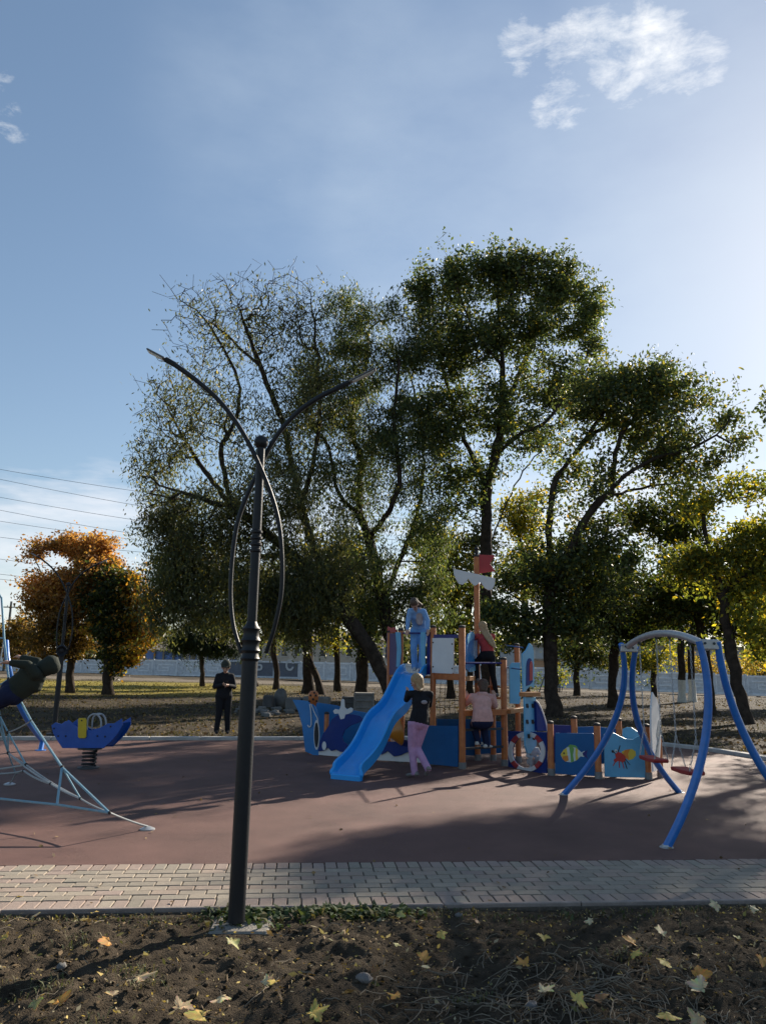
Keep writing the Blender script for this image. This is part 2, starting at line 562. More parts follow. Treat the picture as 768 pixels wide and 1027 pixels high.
while u < u1:
    paver(u, .045, .10, .19, rr.random() < .8)
    paver(u, Wd - .20, .10, .19, rr.random() < .7)
    u += .10
rws = (Wd - .20 - .235) / nrow
for r in range(nrow):
    u = u0 - (.1 if r % 2 else 0) + rr.uniform(-.01, .01)
    while u < u1:
        paver(u, .235 + r * rws, .20, rws, rr.random() < .06)
        u += .20
o = mb.build('path', M_brick, cols=True); tag(o, kind='structure')
# narrow kerb stones on the near side of the path
mb = MB(); u = u0
while u < u1:
    c0 = org + du * (u + .5) - dn * .0 + dn * .018
    mb.box((c0.x, c0.y, -.035), (.992, .042, .09), rz=ang, ch=.006)
    u += 1.0
tag(mb.build('path_edging', mat('edging_concrete', (.27, .22, .19), rough=.9, var=.2, scale=12, bump=.3, dirt=.4)), kind='structure')

# ---------------- soil bed in front ----------------
from mathutils import noise as mnoise
def soil_edge_y(x):
    # y of the near path edge at x
    t = (x - N0.x) / (N1.x - N0.x)
    return N0.y + t * (N1.y - N0.y)
def fbm(x, y, f, oct=4, sd=0):
    out = np.zeros_like(x); a = 1.0
    r_ = np.random.default_rng(sd)
    for o_ in range(oct):
        tab = r_.random((257, 257))
        fx, fy = x * f + 71.3, y * f + 33.7
        ix = np.floor(fx).astype(int); iy = np.floor(fy).astype(int)
        tx = fx - ix; ty = fy - iy
        tx = tx * tx * (3 - 2 * tx); ty = ty * ty * (3 - 2 * ty)
        ix %= 256; iy %= 256
        v = (tab[ix, iy] * (1 - tx) + tab[ix + 1, iy] * tx) * (1 - ty) + (tab[ix, iy + 1] * (1 - tx) + tab[ix + 1, iy + 1] * tx) * ty
        out += a * (v - .5); a *= .52; f *= 2.07
    return out
def zsoil(x, y):
    x = np.asarray(x, dtype=float); y = np.asarray(y, dtype=float)
    e = N0.y + (x - N0.x) / (N1.x - N0.x) * (N1.y - N0.y)
    h = fbm(x, y, 1.6, 3, 1) * .085 + np.abs(fbm(x, y, 6, 4, 2)) * .048 + fbm(x, y, 20, 4, 3) * .026
    k = np.clip((e - y) / .35, 0, 1)
    z = -.035 + h * (.25 + .75 * k) + .012 * k
    lx, ly = LAMP.x, LAMP.y
    d = np.maximum(np.abs(x - lx - .02), np.abs(y - ly)) 
    fl = np.clip((d - .16) / .18, 0, 1)
    return z * fl + (1 - fl) * -.03
LAMP = G(237, 924)
M_bed = mat('dark_soil', (.092, .072, .050), c2=(.034, .026, .018), rough=1, spec=.08, scale=7, bump=1.0, bscale=120, detail=9)
xs = np.arange(-6.2, 6.2, .021)
rows = 230
X = np.tile(xs, (rows, 1))
ye = soil_edge_y(xs)
T = np.linspace(0, 1, rows)[:, None]
Y = 1.0 + (ye[None, :] - 1.0) * T ** .85
Z = zsoil(X, Y)
v = np.stack([X.ravel(), Y.ravel(), Z.ravel()], 1)
nx = len(xs); i = (np.arange(rows - 1)[:, None] * nx + np.arange(nx - 1)[None, :]).ravel()
tag(npmesh('soil_bed', v, np.stack([i, i + 1, i + nx + 1, i + nx], 1), M_bed, smooth=True), kind='structure')
def zs(x, y): return float(zsoil(np.array([x]), np.array([y]))[0])

# clods: small lumps of earth (stuff)
def scatter_lumps(name, n, xr, yr, smin, smax, m, seed, zf, colf=None, flat=.6):
    r_ = np.random.default_rng(seed)
    ico = [(-.53, 0, .85), (.53, 0, .85), (-.53, 0, -.85), (.53, 0, -.85), (0, .85, .53), (0, .85, -.53), (0, -.85, .53), (0, -.85, -.53), (.85, .53, 0), (-.85, .53, 0), (.85, -.53, 0), (-.85, -.53, 0)]
    icf = [(0, 4, 1), (0, 9, 4), (9, 5, 4), (4, 5, 8), (4, 8, 1), (8, 10, 1), (8, 3, 10), (5, 3, 8), (5, 2, 3), (2, 7, 3), (7, 10, 3), (7, 6, 10), (7, 11, 6), (11, 0, 6), (0, 1, 6), (6, 1, 10), (9, 0, 11), (9, 11, 2), (9, 2, 5), (7, 2, 11)]
    ico = np.array(ico); icf = np.array(icf)
    xx = r_.uniform(*xr, n); yy = r_.uniform(*yr, n)
    ok = yy < soil_edge_y(xx) - .03
    xx = xx[ok]; yy = yy[ok]; n = len(xx)
    s = smin + (smax - smin) * r_.random(n) ** 4
    zz = zf(xx, yy)
    sc3 = s[:, None] * r_.uniform(.6, 1.2, (n, 3)) * np.array([1, 1, flat])
    jit = 1 + r_.uniform(-.3, .3, (n, 12, 1))
    a = r_.uniform(0, 6.28, n); ca, sa = np.cos(a)[:, None], np.sin(a)[:, None]
    vv = ico[None] * jit * sc3[:, None, :]
    vx = vv[:, :, 0] * ca - vv[:, :, 1] * sa; vy = vv[:, :, 0] * sa + vv[:, :, 1] * ca
    vv = np.stack([vx + xx[:, None], vy + yy[:, None], vv[:, :, 2] + (zz + s * .15)[:, None]], 2).reshape(-1, 3)
    f = (icf[None] + (np.arange(n) * 12)[:, None, None]).reshape(-1, 3)
    cc = None
    if colf is not None: cc = np.repeat(colf(r_, n), 12, axis=0)
    return npmesh(name, vv, f, m, cols=cc)
tag(scatter_lumps('soil_clods', 16000, (-4.2, 4.2), (2.3, 5.6), .002, .020, M_bed, 5, zsoil), 'dark crumbly earth clods on the bare soil in front of the path', 'soil', kind='stuff')

# litter of small dry leaf scraps, straw and twigs (stuff)
M_leafbit = mat('leaf_scraps', (1, 1, 1), rough=.8, var=.3, scale=30, attr=True, transl=.2)
def leaf_quads(c0, size, r_, el=.55, flat=None, droop=None):
    n = len(c0)
    u = r_.normal(size=(n, 3)); u /= np.linalg.norm(u, axis=1)[:, None]
    w = r_.normal(size=(n, 3))
    if flat is not None:
        u[:, 2] *= flat; w[:, 2] *= flat
    if droop is not None:
        u[:, 2] -= droop; 
    u /= np.linalg.norm(u, axis=1)[:, None]
    w -= (w * u).sum(1)[:, None] * u
    w /= np.linalg.norm(w, axis=1)[:, None] + 1e-6
    s = size[:, None]
    v = np.stack([c0 - u * s * .5, c0 + w * s * el * .5 - u * s * .05, c0 + u * s * .5, c0 - w * s * el * .5 - u * s * .05], 1).reshape(-1, 3)
    f = np.arange(n * 4).reshape(n, 4)
    return v, f
def palette(r_, n, cols, ps, jit=.25):
    k = r_.choice(len(cols), n, p=np.array(ps) / sum(ps))
    c_ = np.array(cols)[k] * r_.uniform(1 - jit, 1 + jit, (n, 1))
    return c_
r_ = np.random.default_rng(21)
n = 10500
xx = r_.uniform(-4.2, 4.2, n); yy = 2.3 + (soil_edge_y(xx) - 2.3) * r_.random(n) ** .8
zz = zsoil(xx, yy) + .012
v, f = leaf_quads(np.stack([xx, yy, zz], 1), np.where(r_.random(n) < .075, r_.uniform(.028, .07, n), r_.uniform(.006, .028, n)), r_, flat=.5, el=.45)
cc = np.repeat(palette(r_, n, [(.26, .17, .08), (.14, .095, .05), (.62, .46, .15), (.15, .15, .055), (.42, .36, .22)], [3, 3.4, 2.2, 1.1, 1.6]), 4, axis=0)
tag(npmesh('leaf_litter', v, f, M_leafbit, cols=cc), 'small brown leaf scraps strewn over the dark soil', 'leaf litter', kind='stuff')
# dry stalks
mb = MB(); r2 = random.Random(5)
M_straw = mat('dry_stalk', (.26, .21, .15), c2=(.10, .08, .055), rough=.9, var=.3, scale=6)
for i in range(620):
    x = r2.uniform(-4, 4); y = 2.4 + (float(soil_edge_y(x)) - 2.45) * r2.random()
    if i > 200: x = r2.gauss(1.0, .5); y = r2.gauss(4.3, .35); y = min(y, float(soil_edge_y(x)) - .05)
    a = r2.uniform(0, 6.28); L_ = r2.uniform(.04, .20) * (1.4 if i > 200 else 1)
    pts = []
    for k in range(5):
        pts.append(V((x, y, zs(x, y) + .010 + .02 * math.sin(k * .8) * r2.random())))
        a += r2.uniform(-.5, .5); x += math.cos(a) * L_ / 4; y += math.sin(a) * L_ / 4
        y = min(y, float(soil_edge_y(x)) - .02)
    mb.tube(pts, r2.uniform(.0012, .003), n=4, caps=False)
tag(mb.build('dead_stalks', M_straw), 'thin dry stalks and rootlets tangled on the dark soil', 'dead stalks', kind='stuff')
# low weeds near the path
def weeds(name, n, cf, hmin, hmax, pal, ps, seed, label, width=.012):
    r_ = np.random.default_rng(seed)
    v = []; f = []; c_ = []
    pc = palette(r_, n, pal, ps)
    for i in range(n):
        x, y = cf(r_)
        y = min(y, float(soil_edge_y(x)) - .03)
        z = zs(x, y)
        h = r_.uniform(hmin, hmax); a = r_.uniform(0, 6.28); ln = r_.uniform(.2, 1.3) * h
        wv = V((-math.sin(a), math.cos(a), 0)) * width * r_.uniform(.5, 1.4)
        p0 = V((x, y, z)); p1 = p0 + V((math.cos(a) * ln * .4, math.sin(a) * ln * .4, h * .7)); p2 = p0 + V((math.cos(a) * ln, math.sin(a) * ln, h * r_.uniform(.5, 1.1)))
        b = len(v)
        v += [p0 - wv * .3, p0 + wv * .3, p1 + wv, p1 - wv, p2]
        f += [(b, b + 1, b + 2, b + 3), (b + 3, b + 2, b + 4)]
        c_ += [pc[i]] * 5
    return tag(npmesh(name, [tuple(q) for q in v], f, M_leafbit, cols=np.array(c_)), label, 'weeds', kind='stuff')
spots = [G(260, 905), G(300, 912), G(330, 912), G(355, 914), G(385, 912), G(250, 918)]
def near_weeds(r_):
    s = spots[r_.integers(len(spots))]
    return s.x + r_.normal() * .14, s.y + r_.normal() * .08 - .03
weeds('low_weeds', 900, near_weeds, .015, .07, [(.055, .085, .03), (.10, .13, .05), (.2, .17, .07)], [4, 2, 1], 3, 'green weeds growing in front of the path beside the lamp base', .018)
def edge_weeds(r_):
    x = r_.uniform(-3.6, 3.8); k = .5 + .5 * math.sin(x * 4.1) * math.sin(x * 1.7 + 1)
    return x, float(soil_edge_y(x)) - .04 - abs(r_.normal()) * .12 - (1 - k) * .1
weeds('edge_grass', 1500, edge_weeds, .008, .045, [(.06, .08, .03), (.16, .13, .06), (.11, .08, .05)], [3, 2, 2], 4, 'sparse low grass and weeds along the soil edge of the path', .006)

# park ground cover: dry tufts and fallen leaves far behind (stuff)
r_ = np.random.default_rng(31)
n = 42000
yy = 17.6 + 50 * r_.random(n) ** 1.7; xx = r_.uniform(-1, 1, n) * (yy * .62 + 3)
kk = fbm(xx, yy, .5, 4, 9); ok = (kk + r_.normal(size=n) * .18 > -.05)
def outside_rubber(x, y):
    lim = np.interp(x, [-14, G(0, 742).x, G(300, 742).x, G(500, 742).x, G(661, 748).x, G(768, 763).x, G(768, 763).x + 1.6], [15.5, G(0, 742).y, G(300, 742).y, G(500, 742).y, G(661, 748).y, G(768, 763).y, 12.0])
    return y > lim + .45
ok &= outside_rubber(xx, yy)
ok &= (xx < -3 - r_.random(n) * 4) | (r_.random(n) < .42)
xx, yy = xx[ok], yy[ok]; n = len(xx)
h = r_.uniform(.03, .11, n) * (1 + (yy > 45) * .6); a = r_.uniform(0, 6.28, n); w = r_.uniform(.012, .03, n)
z0 = zground(xx, yy)
p0 = np.stack([xx - np.cos(a) * w, yy - np.sin(a) * w, z0], 1); p1 = np.stack([xx + np.cos(a) * w, yy + np.sin(a) * w, z0], 1)
p2 = np.stack([xx + r_.normal(size=n) * h * .5, yy + r_.normal(size=n) * h * .5, z0 + h], 1)
v = np.stack([p0, p1, p2], 1).reshape(-1, 3)
cc = palette(r_, n, [(.12, .095, .04), (.07, .065, .03), (.17, .14, .065)], [3, 3, 1.2])
gr = (xx < -6) & (yy > 34) & (yy < 62)
cc[gr] = cc[gr] * np.array([1.5, 1.5, .6])
tag(npmesh('dry_grass', v, np.arange(n * 3).reshape(n, 3), M_leafbit, cols=np.repeat(cc, 3, axis=0)), 'patchy dry yellow grass over the park ground under the trees', 'grass', kind='stuff')
n = 16000
yy = 17.4 + 45 * r_.random(n) ** 1.6; xx = r_.uniform(-1, 1, n) * (yy * .6 + 3)
ok = outside_rubber(xx, yy); xx, yy = xx[ok], yy[ok]; n = len(xx)
v, f = leaf_quads(np.stack([xx, yy, zground(xx, yy) + .025], 1), r_.uniform(.05, .13, n), r_, flat=.3, el=.8)
cc = np.repeat(palette(r_, n, [(.11, .07, .04), (.22, .15, .07), (.30, .21, .07), (.07, .05, .035)], [4, 1.6, .6, 3]), 4, axis=0)
tag(npmesh('fallen_leaves', v, f, M_leafbit, cols=cc), 'brown fallen leaves scattered over the park ground behind the playground', 'fallen leaves', kind='stuff')
# a few specks of dry leaf blown onto the rubber and the path
n = 260
xx = r_.uniform(-7, 7, n); yy = r_.uniform(5.4, 15, n)
v, f = leaf_quads(np.stack([xx, yy, np.full(n, .012)], 1), r_.uniform(.012, .05, n), r_, flat=.15, el=.8)
cc = np.repeat(palette(r_, n, [(.16, .10, .05), (.30, .20, .09)], [2, 1]), 4, axis=0)
tag(npmesh('blown_leaves', v, f, M_leafbit, cols=cc), 'few tiny dry leaves blown across the rubber surface and the path', 'fallen leaves', kind='stuff')

def soil_tufts(r_):
    i_ = r_.integers(26); q = np.random.default_rng(900 + i_)
    x = q.uniform(-3.0, 3.2); y = q.uniform(3.2, 5.2)
    return x + r_.normal() * .07, min(y + r_.normal() * .05, float(soil_edge_y(x)) - .04)
weeds('soil_tufts', 1500, soil_tufts, .01, .05, [(.10, .11, .05), (.20, .17, .09), (.07, .09, .035)], [3, 3, 2], 8, 'small dry and green tufts dotted over the dark soil', .004)
# ---------------- trees ----------------
M_bark = mat('bark', (.065, .050, .040), c2=(.022, .017, .014), rough=.95, spec=.1, scale=5, bump=1.0, bscale=26, detail=8)
M_leaf = mat('leaf', (1, 1, 1), rough=.5, spec=.35, var=.2, scale=3, attr=True, transl=.5)
def resample(pts, step, r_, jit=0.0):
    out = [pts[0]]
    sp = spline(pts, 8) if len(pts) > 2 else pts
    acc = 0; last = sp[0]
    for p in sp[1:]:
        while (p - last).length > step:
            last = last + (p - last).normalized() * step
            out.append(last + V((r_.normal() * jit, r_.normal() * jit, r_.normal() * jit)))
    out.append(sp[-1].copy())
    return out
def tree(kind, label, basepx, Y, limbs, blobs, rbase=.22, seed=1, leafsize=.15, pal=None, ps=None, group='trees in the park', step=.45, rtip=.008, spread=.42, droop=None, palf=None, cat='tree', white=0, thin=5, fill=110, fillr=1.5):
    """limbs: lists of (px,py[,dY]); the first is the trunk from the ground.
    blobs: (px,py,rx,ry,ntips,leaves per tip[,dY])"""
    r_ = np.random.default_rng(seed)
    # the base stands where its pixel meets the ground
    base = P(basepx[0], basepx[1], Y)
    base.z = tz(base.x, Y) - .05
    pos = []; par = []; 
    def pt(l): 
        return P(l[0], l[1], Y + (l[2] if len(l) > 2 else 0))
    for li, l in enumerate(limbs):
        q = [pt(k) for k in l]
        if li == 0:
            q = [base] + q
            pr = -1
        else:
            A = np.array([tuple(k) for k in pos])
            d = np.linalg.norm(A - np.array(tuple(q[0])), axis=1)
            pr = int(d.argmin()); q[0] = V(pos[pr])
        rs = resample(q, step, r_, .03)
        for j, p in enumerate(rs):
            if li > 0 and j == 0: continue
            pos.append(tuple(p)); par.append(pr); pr = len(pos) - 1
    # crown tips
    tips = []; nl = []; tsp = []
    mpp = Y / 780.0
    for b in blobs:
        cxp, cyp, rx, ry, nt_, lv = b[:6]
        dY = b[6] if len(b) > 6 else 0
        n = int(nt_ * (2.3 if lv > 9 else 1.5))
        u = r_.normal(size=(n, 3)); u /= np.linalg.norm(u, axis=1)[:, None]
        rr_ = r_.random(n) ** (1 / 2.3) * r_.choice([.86, 1.0, 1.28], n, p=[.5, .33, .17])
        u *= rr_[:, None]
        c_ = P(cxp, cyp, Y + dY)
        rd = max(min(rx, ry * 1.3) * mpp * .95, 1.0)
        t = np.array(tuple(c_)) + u * np.array([rx * mpp, rd, ry * mpp])
        tips.append(t); nl += [lv] * n
    if fill:
        An = np.array(pos); hz = An[:, 2] - base.z
        zlo = min(np.percentile(np.concatenate(tips)[:, 2], 12) - base.z, hz.max() * .55)
        cand = np.where(hz > zlo)[0]
        if len(cand):
            k_ = r_.choice(cand, fill)
            u = r_.normal(size=(fill, 3)); u /= np.linalg.norm(u, axis=1)[:, None]
            tips.append(An[k_] + u * (r_.random(fill) ** .5 * fillr * (1 + (r_.random(fill) < .2) * .6))[:, None])
            nl += [int(np.median([b[5] for b in blobs]) * .8)] * fill
    tips = np.concatenate(tips); nl = np.array(nl)
    hole = fbm(tips[:, 0] * 1.0 + tips[:, 1] * .31, tips[:, 2] * 1.25 + tips[:, 1] * .2, .62, 4, seed + 7)
    keep = hole + r_.normal(size=len(tips)) * .06 > -.21
    keep |= nl < 10
    tips, nl = tips[keep], nl[keep]
    cap = len(pos) + len(tips) * 14 + 10
    A = np.zeros((cap, 3)); A[:len(pos)] = pos; cnt = len(pos)
    tr_top = int(len(resample([base] + [pt(k) for k in limbs[0]], step, np.random.default_rng(0))) * .35)
    D0 = np.array([np.linalg.norm(A[:cnt] - t, axis=1).min() for t in tips])
    order = np.argsort(D0)
    par = list(par); leafnodes = []
    forbid = np.zeros(cap, bool); forbid[:tr_top] = True
    for oi in order:
        t = tips[oi]
        d = A[:cnt] - t
        dist = np.linalg.norm(d, axis=1) + .55 * np.maximum(0, d[:, 2]) + forbid[:cnt] * 2.0
        k = int(dist.argmin())
        p0 = A[k]; dd = t - p0; L_ = np.linalg.norm(dd)
        m = max(1, int(L_ / step))
        m = min(m, 12)
        mid = p0 + dd * .5 + np.array([0, 0, (-.07 if nl[oi] < 16 else .06) * L_]) + r_.normal(size=3) * .06 * L_
        pr = k
        for j in range(1, m + 1):
            s = j / m
            q = p0 * (1 - s) ** 2 + mid * 2 * s * (1 - s) + t * s * s
            if j < m: q = q + r_.normal(size=3) * .018
            A[cnt] = q; par.append(pr); pr = cnt; cnt += 1
        leafnodes.append((pr, nl[oi]))
    A = A[:cnt]; par = np.array(par)
    w = np.zeros(cnt)
    ch = [[] for _ in range(cnt)]
    for i in range(cnt - 1, 0, -1):
        if par[i] >= 0: ch[par[i]].append(i)
    for i in range(cnt - 1, -1, -1):
        if not ch[i]: w[i] = 1
        if par[i] >= 0: w[par[i]] += w[i]
    q_ = math.log(rbase / rtip) / math.log(max(w[0], 2))
    R = rtip * w ** q_
    root_h = np.clip(1 - (A[:, 2] - A[0, 2]) / .9, 0, 1)
    R = R * (1 + .45 * root_h ** 2 * (w > w[0] * .5))
    # chains
    verts = []; faces = []; vn = 0; midx = []
    starts = [(0, -1)]
    while starts:
        s, p = starts.pop()
        chain = ([p] if p >= 0 else []) + [s]
        cur = s
        while ch[cur]:
            c_ = sorted(ch[cur], key=lambda i: -w[i])
            for o_ in c_[1:]: starts.append((o_, cur))
            cur = c_[0]; chain.append(cur)
        C = A[chain]; rc = R[chain].copy()
        if p >= 0: rc[0] = min(rc[0], rc[1] * 1.25)
        n = 10 if rc[0] > .12 else 7 if rc[0] > .05 else (5 if rc[0] > .02 else 3)
        T = np.gradient(C, axis=0) if len(C) > 2 else np.repeat((C[-1] - C[0])[None], len(C), 0)
        T /= np.linalg.norm(T, axis=1)[:, None] + 1e-9
        up = np.array([0.31, .22, .1]) if abs(T[0, 2]) > .8 else np.array([0, 0, 1.0])
        a = np.cross(T, up); a /= np.linalg.norm(a, axis=1)[:, None] + 1e-9
        b = np.cross(a, T)
        an = np.arange(n) * 2 * math.pi / n
        lump = 1 + .10 * r_.normal(size=(len(C), n)) * (rc[:, None] > .06)
        ring = C[:, None, :] + (a[:, None, :] * np.cos(an)[None, :, None] + b[:, None, :] * np.sin(an)[None, :, None]) * (rc[:, None] * lump)[:, :, None]
        verts.append(ring.reshape(-1, 3))
        i = (np.arange(len(C) - 1)[:, None] * n + np.arange(n)[None, :])
        i2 = (np.arange(len(C) - 1)[:, None] * n + (np.arange(n)[None, :] + 1) % n)
        f = np.stack([i, i2, i2 + n, i + n], 2).reshape(-1, 4) + vn
        faces.append(f); vn += len(C) * n
    vv = np.concatenate(verts); ff = np.concatenate(faces)
    root = thing(kind, label, cat, tuple(base + V((0, 0, .05))), group)
    mats = [M_bark]; mi = None
    if white:
        mats = [M_bark, mat('whitewash', (.55, .55, .52), rough=.9, var=.15, scale=9)]
        zc = vv[ff].mean(1)[:, 2]
        mi = (zc < base.z + white).astype(int)
    npmesh('trunk', vv, ff, M_bark, root, smooth=True, mats=mats, midx=mi)
    # leaves
    cs = []; 
    for nd, k in leafnodes:
        k = int(k)
        if k <= 0: continue
        n1 = r_.poisson(k * (.56 if k > 20 else .6 if k > 9 else .8))
        chn = [nd]
        for _ in range(3):
            if par[chn[-1]] >= 0 and w[par[chn[-1]]] < 9: chn.append(par[chn[-1]])
        C_ = A[chn] if len(chn) > 1 else A[[nd, nd]]
        s = r_.random(n1) ** 1.4 * (len(C_) - 1)
        i0 = np.minimum(s.astype(int), len(C_) - 2); fr = (s - i0)[:, None]
        c_ = C_[i0] * (1 - fr) + C_[i0 + 1] * fr
        off = r_.normal(size=(n1, 3)) * spread * .50 * np.array([1, 1, .7])
        if droop: off[:, 2] -= np.abs(r_.normal(size=n1)) * droop
        cs.append(c_ + off)
    c0 = np.concatenate(cs)
    n = len(c0)
    sz = leafsize * 1.12 * r_.uniform(.6, 1.3, n)
    v, f = leaf_quads(c0, sz, r_, el=.55 if not droop else .3, droop=(1.2 if droop else .35))
    pal = pal or [(.040, .065, .020), (.060, .085, .022), (.10, .11, .025), (.28, .20, .03)]
    ps = ps or [4, 4, 1.5, .4]
    # leaf colour varies from twig to twig
    cc = palette(r_, n, pal, ps, .2)
    big = fbm(c0[:, 0] + c0[:, 1] * .37, c0[:, 2] + c0[:, 1] * .21, .45, 3, seed + 50)
    cc = cc * (1 + .5 * big)[:, None]
    if palf is not None: cc = palf(cc, c0, big, r_)
    npmesh('crown', v, f, M_leaf, root, cols=np.repeat(np.clip(cc, .003, 1), 4, axis=0))
    return root

GREEN = [(.068, .096, .044), (.096, .125, .048), (.15, .155, .05), (.36, .29, .05)]
OLIVE = [(.085, .100, .050), (.115, .125, .055), (.16, .15, .055), (.34, .27, .05)]
YELL = [(.11, .14, .032), (.21, .22, .04), (.48, .40, .045), (.55, .38, .04)]
DARK = [(.030, .052, .022), (.045, .068, .026), (.065, .08, .028)]

tree('leaning_elm', 'left-leaning tree with bare upper twigs and feathery lower leaves behind the lamp post', (397, 703), 33,
     [[(388, 685), (374, 656), (345, 612), (314, 580), (287, 552, .5), (258, 527, 0), (235, 511, -.5), (200, 500, -1), (160, 487, -1)],
      [(345, 612), (318, 560, 1), (300, 500, 1), (285, 430, 1), (262, 370, 0), (240, 310, 0)],
      [(235, 511), (226, 478), (222, 447), (240, 412), (235, 370), (205, 320)],
      [(300, 500), (320, 430, 1), (318, 360, 1), (310, 290, 1)],
      [(287, 552), (250, 560, 2), (205, 570, 1)], [(314, 580), (270, 600, -1), (225, 615, -1)],
      [(235, 511), (190, 450, 1), (160, 390, 1)], [(262, 370), (220, 330, 1), (180, 300, 0)]],
     [(240, 318, 88, 50, 420, 4), (190, 400, 60, 60, 330, 9), (290, 325, 55, 65, 300, 6), (165, 460, 42, 48, 200, 12), (235, 430, 65, 60, 260, 12), (310, 400, 50, 65, 170, 32),
      (185, 555, 58, 52, 190, 64), (240, 585, 74, 56, 250, 62), (175, 520, 44, 36, 70, 40), (305, 600, 50, 45, 140, 60), (215, 510, 70, 40, 130, 36), (290, 495, 64, 64, 180, 52), (165, 600, 28, 38, 60, 50), (330, 550, 50, 60, 130, 50)],
     rbase=.29, seed=11, leafsize=.17, pal=OLIVE, ps=[4, 4, 2, .35], spread=.5, droop=.45, rtip=.010)
tree('tall_elm', 'dense dark tree with forked trunk rising behind the top of the slide', (398, 700), 36,
     [[(396, 670), (392, 640), (384, 604), (371, 545), (358, 516), (339, 493), (329, 448), (306, 415), (285, 380)],
      [(358, 516), (361, 480, 1), (361, 457, 1), (352, 428, 1), (365, 380, 1), (370, 330, 1)],
      [(384, 604), (366, 585, -1), (349, 571, -1), (325, 560, -2)],
      [(384, 604), (402, 560, 1), (420, 510, 1), (425, 450, 1), (415, 390, 1)], [(371, 545), (400, 490, -1), (395, 430, -1), (400, 360, -1)]],
     [(365, 345, 48, 60, 220, 46, 0), (345, 310, 30, 30, 70, 36), (345, 420, 60, 60, 210, 50), (325, 370, 36, 50, 90, 36), (415, 380, 30, 60, 90, 44), (395, 440, 60, 60, 210, 50), (340, 490, 50, 50, 130, 46), (410, 330, 40, 52, 140, 48), (420, 530, 45, 60, 160, 46), (360, 560, 55, 50, 150, 44), (430, 600, 35, 42, 90, 40), (395, 600, 50, 40, 90, 36)],
     rbase=.30, seed=12, leafsize=.17, pal=GREEN, ps=[5, 3.5, 1.5, .25], spread=.5, droop=.2)
tree('tall_ash', 'tallest tree with high round crown rising behind the mast of the play ship', (487, 696), 37,
     [[(487, 640), (487, 557), (488, 489), (498, 453), (503, 410), (504, 370), (500, 320), (498, 275)],
      [(488, 489), (468, 448, 1), (453, 401, 1), (440, 350, 1), (445, 300, 1)],
      [(498, 453), (520, 437, -1), (545, 425, -1), (570, 395, -1), (590, 370, -1)],
      [(503, 410), (525, 365, 1), (545, 320, 1), (560, 285, 1)], [(504, 370), (475, 330, -1), (455, 280, -1)], [(487, 557), (510, 500, 1), (530, 465, 1), (560, 440, 1)], [(500, 320), (520, 280, -1), (530, 255, -1)]],
     [(455, 278, 45, 36, 120, 46), (505, 350, 80, 70, 150, 36), (510, 430, 70, 50, 90, 30), (585, 345, 26, 50, 50, 30), (600, 300, 14, 24, 16, 30), (510, 272, 38, 32, 120, 44), (560, 285, 38, 38, 120, 40), (585, 320, 26, 30, 60, 36), (530, 335, 58, 38, 150, 40), (455, 345, 48, 42, 140, 46), (560, 385, 42, 34, 100, 36), (500, 400, 50, 38, 110, 40), (440, 420, 40, 45, 110, 46), (545, 440, 40, 26, 50, 30), (460, 480, 40, 45, 90, 40), (420, 300, 22, 40, 60, 44)],
     rbase=.27, seed=13, leafsize=.17, pal=[(.068, .098, .044), (.096, .130, .048), (.16, .17, .05), (.44, .36, .06)], ps=[4, 4, 1.5, .5], spread=.5)
tree('spreading_maple', 'tree with spreading dark crown and straight trunk between the play ship and the swing', (555, 714), 30.5,
     [[(554, 690), (552, 660), (551, 600), (550, 545), (552, 510), (559, 479), (577, 453), (600, 420), (620, 385)],
      [(551, 600), (575, 545, -1), (598, 505, -1), (630, 475, -1), (662, 458, -1), (700, 447, -1), (725, 430, -1)],
      [(559, 479), (590, 440, 1), (635, 410, 1), (670, 390, 1)], [(598, 505), (640, 490, 1), (680, 485, 1)],
      [(552, 640), (530, 610, 0), (510, 595, 0)], [(551, 600), (590, 580, 1), (615, 575, 1)], [(598, 505), (620, 440, 0), (650, 400, 0)]],
     [(600, 395, 48, 40, 110, 34), (640, 420, 90, 60, 120, 28), (700, 440, 50, 50, 60, 26), (580, 500, 60, 60, 60, 26), (655, 385, 42, 34, 110, 34), (700, 405, 42, 34, 110, 34), (728, 435, 28, 28, 70, 34), (650, 440, 60, 34, 130, 30), (590, 455, 45, 36, 90, 28), (690, 465, 40, 24, 60, 30), (545, 580, 56, 44, 190, 32), (508, 610, 34, 36, 90, 32), (600, 585, 50, 46, 120, 30), (560, 632, 64, 20, 90, 30), (520, 640, 24, 14, 20, 24), (600, 545, 40, 30, 60, 34), (500, 600, 22, 28, 50, 55)],
     rbase=.27, seed=14, leafsize=.16, pal=GREEN, ps=[5, 3, 1, .5], spread=.48,
     palf=lambda cc, c0, big, r_: np.where((c0[:, 2] < 7.0)[:, None], cc * np.where((r_.random(len(c0)) < .07)[:, None], np.array([[2.2, 1.7, .8]]), .95), np.where((r_.random(len(c0)) < .10)[:, None], cc * np.array([1.9, 1.3, .8]), cc)))
